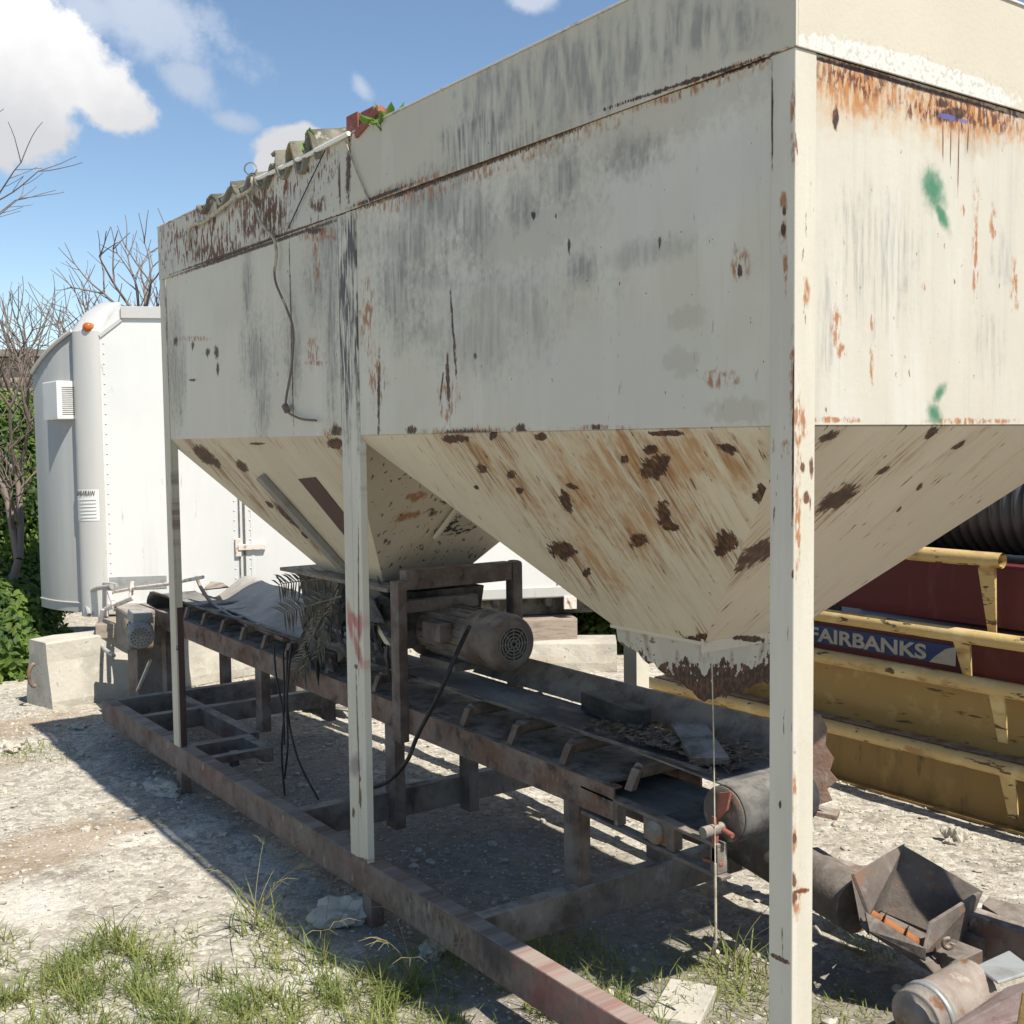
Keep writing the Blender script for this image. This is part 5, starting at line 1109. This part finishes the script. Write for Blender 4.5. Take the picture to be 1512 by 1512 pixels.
mb = MB(); mb.box(S + .10, S + .116, YA, YB - .05, .756, .985); mb.box(S + .05, S + .40, YA, YB - .05, .986, 1.0); rp_('side_plate', mb, M['maroon'], .002)
XU = S + .16
mb = MB(); mb.box(XU, XU + .016, YA, 2.62, 1.03, 1.36); mb.box(XU, XU + 1.6, YA, 2.62, 1.361, 1.375); mb.box(XU + .2, XU + 1.6, YA, 2.60, 1.001, 1.029); rp_('upper_plate', mb, M['maroon'], .002)
mb = MB(); mb.box(XU + .02, XU + .05, 2.63, 4.0, 1.001, 1.33); rp_('shadow_plate', mb, M['dark'], .002)  # dark sheet added in place of the shade in this gap
mb = MB()
for y in (2.67, 2.80): mb.bar((XU - .01, y, 1.03), (XU - .01, y, 1.33), .05, .05, (1, 0, 0))
rp_('bracket', mb, M['galv'], .004)
# rails on the deck
def prail2(z, x, r, y0, y1, posts, dz):
    o = rp_('guide_rail', MB().tube([(x, y, z) for y in np.linspace(y0, y1, 12)], r, 18, caps=False).tube([(x, y0 + .004, z), (x, y1, z)], r * .82, 16, caps=False), M['yellow_pipe'], 0)
    for y in posts:
        mb = MB(); mb.hexa([(x + .05, y - .03, z - dz), (x + .06, y - .03, z - dz), (x + .06, y + .02, z - dz), (x + .05, y + .02, z - dz)], [(x - .012, y - .05, z - r * .6), (x + .012, y - .05, z - r * .6), (x + .012, y + .05, z - r * .6), (x - .012, y + .05, z - r * .6)])
        rp_('rail_post', mb, M['yellow_pipe'], .002, None, o)
prail2(1.0, S - .05, .04, YA, YB - .05, (1.63, 0., 3.2), .24)
prail2(1.42, S - .0, .041, 1.43, 4.2, (1.52, 3.2), .40)
# the sign with its lettering
XS = S + .094
def SG(px, py): return PX(px, py, XS)
sl, sr = SG(1150, 945), SG(1412, 965); zt = SG(1300, 950).z; zb = SG(1380, 992).z - .005
ysl, ysr = 3.05, sr.y
sg = rp_('name_sign', MB().box(XS, XS + .005, ysr, ysl, .79, .905), M['signblue'], .001)
def FXw(y, z): return (XS - .002, y, z)
mb = MB(); w_ = .17
mb.add([(XS - .0015, ysr + .002, .792), (XS - .0015, ysr + w_, .792), (XS - .0015, ysr + w_ * .78, .83), (XS - .0015, ysr + w_ * .4, .88), (XS - .0015, ysr + .002, .9)], [(4, 3, 2, 1, 0)])
rp_('corner_flash', mb, M['signwhite'], 0, None, sg)
me = text_mesh('FAIRBANKS', .118, .0035)
yl, yr = SG(1196, 960).y, SG(1368, 970).y
xsz = [v.co.x for v in me.vertices]; sc = (yl - yr) / (max(xsz) - min(xsz)); xc = (max(xsz) + min(xsz)) / 2
for v in me.vertices: v.co.x = (v.co.x - xc) * sc
place_text(me, 'lettering', (XS - .003, (yl + yr) / 2, .805), (0, -1, 0), (0, 0, 1), M['signwhite'], sg)
# black corrugated culvert pipe resting on the deck
mb = MB(); RP = .30; prof = []; y = 0.2
pc = Vector((S + .60, 0, 1.376 + RP + .012))
L_ = 4.2; n_ = 62
for i in range(n_):
    t0 = i * L_ / n_; dl = L_ / n_
    prof += [(t0, RP - .03), (t0 + dl * .18, RP - .028), (t0 + dl * .34, RP), (t0 + dl * .72, RP), (t0 + dl * .86, RP - .028)]
mb.lathe((pc.x, -1.6, pc.z), (0, 1, 0), prof, 44); mb.lathe((pc.x, -1.6, pc.z), (0, 1, 0), [(0, RP - .05), (L_, RP - .05)], 30)
tag(mb.build('corrugated_pipe', M['pipe_black']), 'large black corrugated plastic pipe lying on top of the maroon deck', 'pipe')

# ------------------------------------------------------------------ screw auger with box, drum and beam at lower right
au = empty('screw_auger', (1.45, .7, 0), 'rusty screw conveyor tube with open feed box lying on the gravel behind the near post', 'auger')
def ap(name, mb, mat, bevel=.003, label=None, parent=None): return part(name, mb, mat, bevel, label, parent or au)
DA = 4.25
def A_(px, py, d=DA): return PD(px, py, d)
bt, lt_, rt_, ft = A_(1332, 1247, 4.45), A_(1256, 1291, 4.22), A_(1452, 1316, 4.32), A_(1376, 1363, 4.08)
bb_, lb_, rb_, fb_ = A_(1300, 1345, 4.42), A_(1280, 1352, 4.18), A_(1420, 1395, 4.28), A_(1366, 1408, 4.02)
tk_ = .013
def plate4(q, mat, name='box_side', label=None):
    q = [Vector(a) for a in q]; nn = (q[1] - q[0]).cross(q[3] - q[0]).normalized() * tk_
    return ap(name, MB().hexa(q, [a + nn for a in q]), mat, .002, label)
plate4([bb_, rb_, rt_, bt], M['auger']); plate4([lb_, bb_, bt, lt_], M['auger'])
plate4([rb_, fb_, ft, rt_], M['auger'])
lf = A_(1276, 1352, 4.16); lf2 = A_(1283, 1378, 4.1)
plate4([lf2, fb_ + Vector((.0, 0, -.03)), fb_ + Vector((0, 0, .012)), lf + Vector((0, 0, .01))], M['auger'], 'box_lip')
plate4([A_(1283, 1380, 4.1), A_(1270, 1365, 4.16), lt_, lb_], M['auger'])
trg = MB(); trg.hexa([lf2, A_(1385, 1444, 4.02), A_(1440, 1425, 4.25), bb_ + Vector((0, 0, -.06))], [lf2 + Vector((0, 0, .02)), fb_ + Vector((0, 0, -.035)), rb_ + Vector((0, 0, -.02)), bb_]); ap('trough', trg, M['auger'], .004)
p_end = A_(1268, 1338, 4.30); p_st = PD(1075, 1225, 5.1)
ap('auger_tube', MB().tube([p_st, p_end], .105, 24), M['auger'], 0)
ap('top_ridge', MB().bar(PD(1200, 1258, 4.78), PD(1264, 1300, 4.36), .05, .04), M['auger'], .003)
a0, a1 = A_(1285, 1352, 4.22), A_(1366, 1402, 4.08); scb = MB().tube([a0, a1], .024, 12)
dA = (a1 - a0).normalized(); s1 = dA.orthogonal().normalized(); s2 = dA.cross(s1); vs = []
for i in range(41):
    t_ = i / 40; an = 2 * math.pi * 2.5 * t_; c = a0.lerp(a1, t_); rv = s1 * math.cos(an) + s2 * math.sin(an); vs += [c + rv * .02, c + rv * .055]
scb.add(vs, [(2 * i, 2 * i + 1, 2 * i + 3, 2 * i + 2) for i in range(40)], 0, True); ap('screw', scb, M['screw'], 0)
q = A_(1408, 1412, 4.1); mb = MB(); mb.box(q.x - .05, q.x + .09, q.y - .06, q.y + .06, q.z - .12, q.z + .02); ap('end_bracket', mb, M['auger'], .004); mb = MB(); q = A_(1430, 1390, 4.25); mb.box(q.x, q.x + .10, q.y - .05, q.y + .05, q.z - .14, q.z + .02); ap('end_bracket', mb, M['auger'], .004)
for (a, c, d_) in ((1400, 1393, 4.05), (1440, 1362, 4.28)):
    ap('lifting_hook', MB().tube([A_(a + 7 * math.cos(t_), c + 7 * math.sin(t_), d_) for t_ in np.linspace(0, 5, 14)], .009, 6), M['rust'], 0)
plate_y = MB().box(1.62, 3.3, .15, .19, -.02, .22)
mb = MB().hexa([PZ(1440, 1385, 0.0), PZ(1530, 1440, 0.0), PZ(1560, 1400, 0.0), PZ(1450, 1350, 0.0)], [A_(1450, 1335, 4.5), A_(1535, 1390, 4.3), A_(1560, 1350, 4.5), A_(1460, 1325, 4.55)])
tag(mb.build('steel_beam', M['auger'], None, .005), 'short grey rusty steel beam lying behind the auger feed box', 'beam')
# pinkish rusty drum motor
dm = empty('drum_motor', PZ(1400, 1500, .0), 'short pinkish rusty drum-shaped motor lying at the frame corner beside the auger box', 'motor')
c0, c1 = PD(1352, 1506, 3.75), PD(1448, 1452, 3.95)
dAx = (c1 - c0).normalized()
part('drum', MB().lathe(c0, dAx, [(0, 0), (0, .060), (.001, .060), (.001, .090), (.004, .098), (.05, .100), (.05, .1001), (.10, .1), (.101, .096), (.29, .096), (.295, .101), (.31, .101), (.311, .09), (.311, 0)], 40), M['drum'], 0, None, dm)
part('clamp_ring', MB().lathe(c0, dAx, [(.05, .098), (.05, .106), (.075, .106), (.075, .098)], 32), M['galv'], 0, None, dm)
mb = MB().hexa([PD(1440, 1432, 3.9), PD(1474, 1455, 3.8), PD(1530, 1438, 3.9), PD(1490, 1408, 4.0)], [PD(1440, 1425, 3.9), PD(1474, 1450, 3.8), PD(1530, 1432, 3.9), PD(1490, 1402, 4.0)])
part('terminal_lid', mb, M['galv'], .006, None, dm)
mb = MB().hexa([PD(1330, 1600, 3.45), PD(1600, 1600, 3.2), PD(1600, 1480, 3.6), PD(1420, 1520, 3.75)], [PD(1372, 1535, 3.42), PD(1560, 1485, 3.3), PD(1560, 1435, 3.5), PD(1490, 1455, 3.65)])
tag(mb.build('pink_beam', M['pinkrust'], None, .012), 'pinkish rust-mottled steel beam in the bottom right corner, in front of the drum motor', 'beam')
mb = MB().plate([PD(1497, 1540, 3.15), PD(1560, 1530, 3.1), PD(1560, 1455, 3.1), PD(1510, 1462, 3.15)], .02)
tag(mb.build('yellow_plate', M['yellow'], None, .004), 'sliver of yellow painted plate leaning on the pink beam', 'steel plate')

# ------------------------------------------------------------------ rocks and loose blocks
def rock(px, py, sx, sy2, sz, seed, label, mat='stone', sub=4):
    vs, fs = rock_verts(1.0, sub, seed, .7); vs = [v * (1 + .10 * mnoise.noise(v * 5.0) + .06 * mnoise.noise(v * 11.0)) for v in vs]; p_ = PZ(px, py, 0)
    mb = MB(); mb.add([(v.x * sx, v.y * sy2, v.z * sz) for v in vs], fs)
    o = mb.build('rock', M[mat]); o.location = (p_.x, p_.y, ground_height(p_.x, p_.y) + sz * .3); o.rotation_euler = (0, 0, seed); tag(o, label, 'rock')
rock(512, 1358, .13, .09, .075, 3, 'pale crumbly concrete chunk under the base rail below the mid post', 'concrete')
rock(245, 1165, .17, .09, .04, 5, 'flat whitish rock under the base rail below the far post')
rock(15, 1106, .11, .09, .05, 8, 'lone pale rock in the grass at the left edge')
rock(1172, 1236, .09, .07, .06, 6, 'grey rock at the foot of the near post')
rock(1410, 1240, .06, .045, .07, 12, 'upright pale stone between auger box and yellow girder')
rock(115, 1073, .07, .05, .03, 17, 'small white stone on the gravel near the shadow edge')
rock(640, 1410, .06, .05, .05, 19, 'small white stone tucked under the base rail in the grass')
q = PZ(1010, 1492); on_box('concrete_slab', (q.x, q.y, -.02), (.30, .18, .06), .55, M['concrete'], 'flat pale concrete slab lying in the grass beside the near post', 'slab')
q = PZ(468, 1000); 
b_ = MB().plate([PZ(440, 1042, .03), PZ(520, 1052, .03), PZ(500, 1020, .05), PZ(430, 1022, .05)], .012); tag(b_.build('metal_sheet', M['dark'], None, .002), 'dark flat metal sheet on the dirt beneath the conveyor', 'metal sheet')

# ------------------------------------------------------------------ vegetation
def blades(pts, seed, hmin, hmax, w, mb_v, mb_f, lean=.6):
    rg = np.random.default_rng(seed)
    for (x, y, k) in pts:
        h = rg.uniform(hmin, hmax) * k; a = rg.uniform(0, 6.28); ln = rg.uniform(.15, 1.35) * lean * h; a2 = a + 1.57 + rg.uniform(-.4, .4)
        z0 = ground_height(x, y) - .01; o = len(mb_v); wx, wy = math.cos(a2) * w * .5, math.sin(a2) * w * .5
        for i, t_ in enumerate((0, .35, .7)):
            bx = x + math.cos(a) * ln * t_ ** 1.8; by = y + math.sin(a) * ln * t_ ** 1.8; bz = z0 + h * (t_ - .18 * t_ * t_ * (ln / max(h, .01)) * 2)
            s_ = 1 - .45 * t_
            mb_v.append((bx - wx * s_, by - wy * s_, bz)); mb_v.append((bx + wx * s_, by + wy * s_, bz))
        mb_v.append((x + math.cos(a) * ln, y + math.sin(a) * ln, z0 + h * (1 - .3 * ln / max(h, .01))))
        mb_f += [(o, o + 1, o + 3, o + 2), (o + 2, o + 3, o + 5, o + 4), (o + 4, o + 5, o + 6)]
def build_grass():
    rr = random.Random(31); pts = []
    gA, gB = PZ(0, 1385), PZ(760, 1450)     # far limit of the grass in front of the rail
    tries = 0
    while len(pts) < 11500 and tries < 400000:
        tries += 1
        x = rr.uniform(-1.9, .45); y = rr.uniform(.9, 3.3)
        n_ = mnoise.noise((x * 2.2, y * 2.2, 5.5)) + .7 * mnoise.noise((x * 6, y * 6, 2.2))
        yl_ = gA.y + (gB.y - gA.y) * (x - gA.x) / (gB.x - gA.x)
        lim = (yl_ - y) / .30 + n_ * 1.5
        cl = mnoise.noise((x * 9, y * 9, 8.8)) + .5 * mnoise.noise((x * 23, y * 23, 1.1)) + .25 * n_
        if rr.random() < min(1, max(0, lim * .6)) * min(1, max(.05, .35 + cl * 1.6)):
            if -.01 < x < .1: continue
            pts.append((x, y, .6 + .4 * min(1.2, max(.0, lim)) + .3 * n_))
    def patch(px, py, r, n, k):
        c = PZ(px, py)
        for _ in range(n):
            a = rr.uniform(0, 6.28); q = r * math.sqrt(rr.random()); pts.append((c.x + q * math.cos(a), c.y + q * math.sin(a), k * rr.uniform(.6, 1.1)))
    for q in ((50, 1115, .28, 260, .5), (25, 1105, .2, 150, .6), (110, 1120, .10, 50, .4), (780, 1400, .30, 260, 1.2), (860, 1420, .22, 160, 1.1), (1080, 1440, .22, 240, 1.0), (1090, 1500, .25, 300, .9), (930, 1470, .2, 130, 1.2), (1240, 1360, .10, 60, .7), (1290, 1400, .12, 70, .8), (1230, 1490, .2, 200, .6), (1000, 1400, .2, 60, .8), (650, 1420, .15, 90, 1.0), (420, 1385, .15, 90, .9), (230, 1390, .2, 110, .7), (1130, 1290, .06, 30, .5)): patch(*q)
    v, f = [], []
    blades(pts, 4, .04, .135, .0056, v, f, 1.1)
    me = bpy.data.meshes.new('grass'); me.from_pydata(v, [], f); me.update(); me.materials.append(M['grass'])
    o = bpy.data.objects.new('grass', me); COL.objects.link(o); tag(o, 'sunlit rough green grass growing through the gravel', 'grass', kind='stuff')
build_grass()
def tuft(px, py, n, hmin, hmax, label, seed, stalks=3):
    c = PZ(px, py); rr = random.Random(seed); v, f = [], []
    blades([(c.x + rr.gauss(0, .05), c.y + rr.gauss(0, .05), 1) for _ in range(n)], seed, hmin, hmax, .007, v, f, 1.3)
    mb = MB(); mb.add(v, f)
    root = empty('grass_tuft', (c.x, c.y, 0), label, 'grass tuft')
    part('leaves', mb, M['grass'], 0, None, root)
    for k in range(stalks):
        a = rr.uniform(0, 6.28); h_ = hmax * rr.uniform(1.1, 1.6); l = h_ * rr.uniform(.3, .8); g0 = ground_height(c.x, c.y)
        pts_ = [Vector((c.x + math.cos(a) * l * t_ ** 1.7, c.y + math.sin(a) * l * t_ ** 1.7, g0 + h_ * t_ * (1 - .15 * t_))) for t_ in np.linspace(0, 1, 7)]
        m_ = MB().tube(pts_, [.0022, .002, .0018, .0016, .0014, .0012, .001], 5); e = pts_[-1]
        for j in range(3):
            a3 = a + (j - 1) * .7; m_.tube([e, e + Vector((math.cos(a3) * .05, math.sin(a3) * .05, .02)), e + Vector((math.cos(a3) * .1, math.sin(a3) * .1, .015))], [.001, .0016, .0006], 4)
        part('seed_stalk', m_, M['straw'], 0, None, root)
tuft(375, 1375, 40, .10, .26, 'tall grass tuft with splayed seed stalks at the tip of the shadow', 51, 6)
tuft(478, 1425, 40, .10, .20, 'dense grass tuft on the pale stones just in front of the base rail', 52, 4)
tuft(790, 1420, 40, .12, .24, 'dark shaded grass tuft inside the base frame', 53, 3)
tuft(1085, 1430, 34, .10, .22, 'sunlit grass tuft against the near post', 54, 4)
tuft(170, 1385, 24, .08, .16, 'low grass tuft on the sunlit gravel at left', 55, 3)
tuft(610, 1465, 40, .1, .22, 'grass tuft at the rail where the grass begins, centre bottom', 56, 5)

def leafcloud(name, centers, n, size, seed, label, cat, kind=None, core=True):
    rg = np.random.default_rng(seed); V = []; Fc = []
    tot = sum(c[3] * c[4] * c[5] for c in centers) ** 1
    ws = np.array([(c[3] * c[4] + c[4] * c[5] + c[3] * c[5]) for c in centers]); ws = ws / ws.sum()
    idx = rg.choice(len(centers), n, p=ws)
    d = rg.normal(size=(n, 3)); d /= np.linalg.norm(d, axis=1)[:, None]
    rad = 1.0 - .35 * rg.random(n) ** 1.5
    C = np.array([c[:3] for c in centers])[idx]; R = np.array([c[3:6] for c in centers])[idx]
    bump = np.array([1 + .28 * mnoise.noise(Vector(tuple(d[i] * 2.6 + C[i]))) + .18 * mnoise.noise(Vector(tuple(d[i] * 7 + C[i] * 2))) for i in range(n)])
    P_ = C + d * R * (rad * bump)[:, None]
    ok = P_[:, 2] > 0.0; P_ = P_[ok]; d = d[ok]; n = len(P_)
    nrm = d * .9 + rg.normal(size=(n, 3)) * .5 + np.array([0, -.35, .5]); nrm /= np.linalg.norm(nrm, axis=1)[:, None]
    t1 = np.cross(nrm, rg.normal(size=(n, 3))); t1 /= np.linalg.norm(t1, axis=1)[:, None]; t2 = np.cross(nrm, t1)
    s = (size * rg.uniform(.6, 1.3, n))[:, None]
    a = P_ - t1 * s; b_ = P_ + t2 * s * .55 + nrm * s * .12; c = P_ + t1 * s; e = P_ - t2 * s * .55 + nrm * s * .12
    V = np.stack([a, b_, c, e], 1).reshape(-1, 3); Fc = np.arange(n * 4).reshape(-1, 4)
    mb = MB(); mb.v = [tuple(q) for q in V.tolist()]; mb.f = [tuple(q) for q in Fc.tolist()]; mb.m = [0] * n; mb.sm = [False] * n
    root = mb
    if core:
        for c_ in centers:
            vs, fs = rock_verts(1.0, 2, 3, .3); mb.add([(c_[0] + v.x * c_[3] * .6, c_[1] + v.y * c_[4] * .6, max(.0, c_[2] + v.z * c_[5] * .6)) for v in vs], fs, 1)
    return tag(root.build(name, [M['leaf'], M['hedgecore']]), label, cat, kind=kind)
# ivy bank at the left, in front of the tan wall
cs = []
rr = random.Random(77)
for px, py, d_, r in ((-60, 650, 12.0, .8), (10, 640, 12.2, .62), (52, 660, 12.4, .5), (-40, 790, 11.8, .9), (28, 760, 12.1, .66), (60, 780, 12.3, .5), (0, 880, 11.4, .7), (58, 860, 11.8, .5), (-80, 900, 11.4, .8), (75, 720, 13.2, .5), (-190, 700, 12.5, 1.1), (-180, 880, 11.8, 1.1), (5, 700, 12.0, .62), (-330, 780, 12.5, 1.5), (100, 800, 14.5, 1.0), (140, 760, 15.0, 1.0)):
    q = PD(px, py, d_); cs.append((q.x, q.y, q.z, r, r * .8, r * .85))
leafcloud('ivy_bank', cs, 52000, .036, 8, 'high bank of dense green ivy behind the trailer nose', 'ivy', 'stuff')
cs = []
for px, py, d_, r in ((10, 960, 10.3, .38), (52, 965, 10.35, .26), (-50, 985, 10.2, .5), (30, 915, 10.6, .32), (-10, 910, 10.7, .42), (78, 950, 10.5, .18)):
    q = PD(px, py, d_); cs.append((q.x, q.y, q.z, r, r, r * .9))
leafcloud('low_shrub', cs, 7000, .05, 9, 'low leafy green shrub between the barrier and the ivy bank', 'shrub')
cs = []
for px, py, d_, r in ((872, 915, 11.5, .34), (900, 930, 11.3, .3), (850, 930, 11.6, .3), (930, 920, 11.6, .4)):
    q = PD(px, py, d_); cs.append((q.x, q.y, q.z, r, r, r * .9))
leafcloud('low_shrub', cs, 4200, .036, 10, 'small bright green bush seen under the trailer between the two funnels', 'shrub')
# tan wall of a building beyond the ivy
q0 = PD(-420, 512, 17.5); q1 = PD(90, 520, 18.5); dwx = Vector((q1.x - q0.x, q1.y - q0.y, 0)).normalized(); dwy = Vector((-dwx.y, dwx.x, 0))
mb = MB(); Lw = 8.0; p0 = Vector((q0.x, q0.y, 0)); zt_ = (q0.z + q1.z) / 2
wl = empty('tan_building', (p0.x, p0.y, 0), 'low tan building with grey roof edge beyond the ivy bank', 'building')
part('wall', MB().hexa([p0, p0 + dwx * Lw, p0 + dwx * Lw + dwy * 4, p0 + dwy * 4], [a + Vector((0, 0, zt_ - .12)) for a in (p0, p0 + dwx * Lw, p0 + dwx * Lw + dwy * 4, p0 + dwy * 4)]), M['tanwall'], .01, None, wl)
part('roof', MB().hexa([a + Vector((0, 0, zt_ - .115)) for a in (p0 - dwy * .2, p0 + dwx * Lw - dwy * .2, p0 + dwx * Lw + dwy * 4, p0 + dwy * 4)], [a + Vector((0, 0, zt_)) for a in (p0 - dwy * .2, p0 + dwx * Lw - dwy * .2, p0 + dwx * Lw + dwy * 4, p0 + dwy * 4)]), M['rustgrey'], .01, None, wl)
part('wall_band', MB().bar(p0 + dwx * .1 - dwy * .01 + Vector((0, 0, zt_ - .55)), p0 + dwx * (Lw - .1) - dwy * .01 + Vector((0, 0, zt_ - .55)), .02, .06), M['rustgrey'], 0, None, wl)

# bare trees
def bare_tree(base, h, lean, seed, label, r0=.07, spread=.55, maxlev=5):
    rr = random.Random(seed); trunk = MB(); crown = MB()
    def branch(p_, d, L, r, lev):
        n_ = 5; pts = [p_]; q = p_.copy(); dd = d.copy(); bend = Vector((rr.uniform(-1, 1), rr.uniform(-1, 1), rr.uniform(-.2, .9))) * .22
        for i in range(n_):
            dd = (dd + bend * .4 + Vector((rr.uniform(-1, 1), rr.uniform(-1, 1), rr.uniform(-.5, .8))) * .10).normalized()
            q = q + dd * (L / n_); pts.append(q.copy())
        (trunk if lev == 0 else crown).tube(pts, [max(.0035, r * (1 - .45 * i / n_)) for i in range(n_ + 1)], 7 if lev < 2 else (5 if lev < 4 else 3), caps=lev > 2)
        if lev >= maxlev or r < .004: return
        k = rr.choice((2, 2, 3)) if lev < 4 else 2
        for i in range(k):
            ang = rr.uniform(0, 6.28); s1 = dd.orthogonal().normalized(); s2 = dd.cross(s1)
            nd = (dd + (s1 * math.cos(ang) + s2 * math.sin(ang)) * rr.uniform(.45, 1.0) * spread * 1.6 + Vector((0, 0, .25))).normalized()
            branch(pts[-1], nd, L * rr.uniform(.62, .85), r * (.62 if k == 2 else .55), lev + 1)
        if lev >= 1:
            for i in (2, 3, 4):
                if rr.random() < .75:
                    ang = rr.uniform(0, 6.28); s1 = dd.orthogonal().normalized(); s2 = dd.cross(s1)
                    nd = (dd * .6 + (s1 * math.cos(ang) + s2 * math.sin(ang)) * .9 + Vector((0, 0, .4))).normalized(); branch(pts[i], nd, L * .5, r * .4, lev + 2)
    base = Vector(base); branch(Vector((0, 0, 0)), Vector(lean).normalized(), h * .34, r0, 0)
    root = empty('bare_tree', base, label, 'tree')
    for nm, mb in (('trunk', trunk), ('crown', crown)):
        o = mb.build(nm, M['bark'], None); o.parent = root
side = Vector((rt[0], rt[1], 0)); away = Vector((fw[0], fw[1], 0)).normalized()
def tree_at(px, d_, h, lean_px, seed, label, r0=.07, sp_=.55, z0=0.0, maxlev=5):
    q = PD(px, 660, d_); bare_tree((q.x, q.y, z0), h, side * lean_px + Vector((0, 0, 1)) + away * rr.uniform(-.1, .2), seed, label, r0, sp_, maxlev)
tree_at(-30, 10.6, 3.1, .30, 5, 'bare leafless tree leaning in from the left edge in front of the ivy', .07, .75)
tree_at(30, 12.9, 4.2, .10, 12, 'thin bare tree rising from the ivy just left of the trailer nose', .065, .75, 0.0, 4)
tree_at(120, 14.2, 4.3, -.10, 41, 'bare tree with fanned twigs directly behind the trailer nose', .075, .75)
tree_at(200, 14.6, 4.9, .0, 27, 'bare dark-limbed tree behind the trailer roof, next to the bin', .13, .7)
tree_at(70, 13.4, 4.3, -.2, 63, 'bare tree with pale forking twigs between the ivy and the trailer roof', .06, .75, 0.0, 4)
tree_at(-150, 13.5, 5.4, .35, 31, 'bare leafless tree mostly beyond the left edge of the picture', .085, .75)
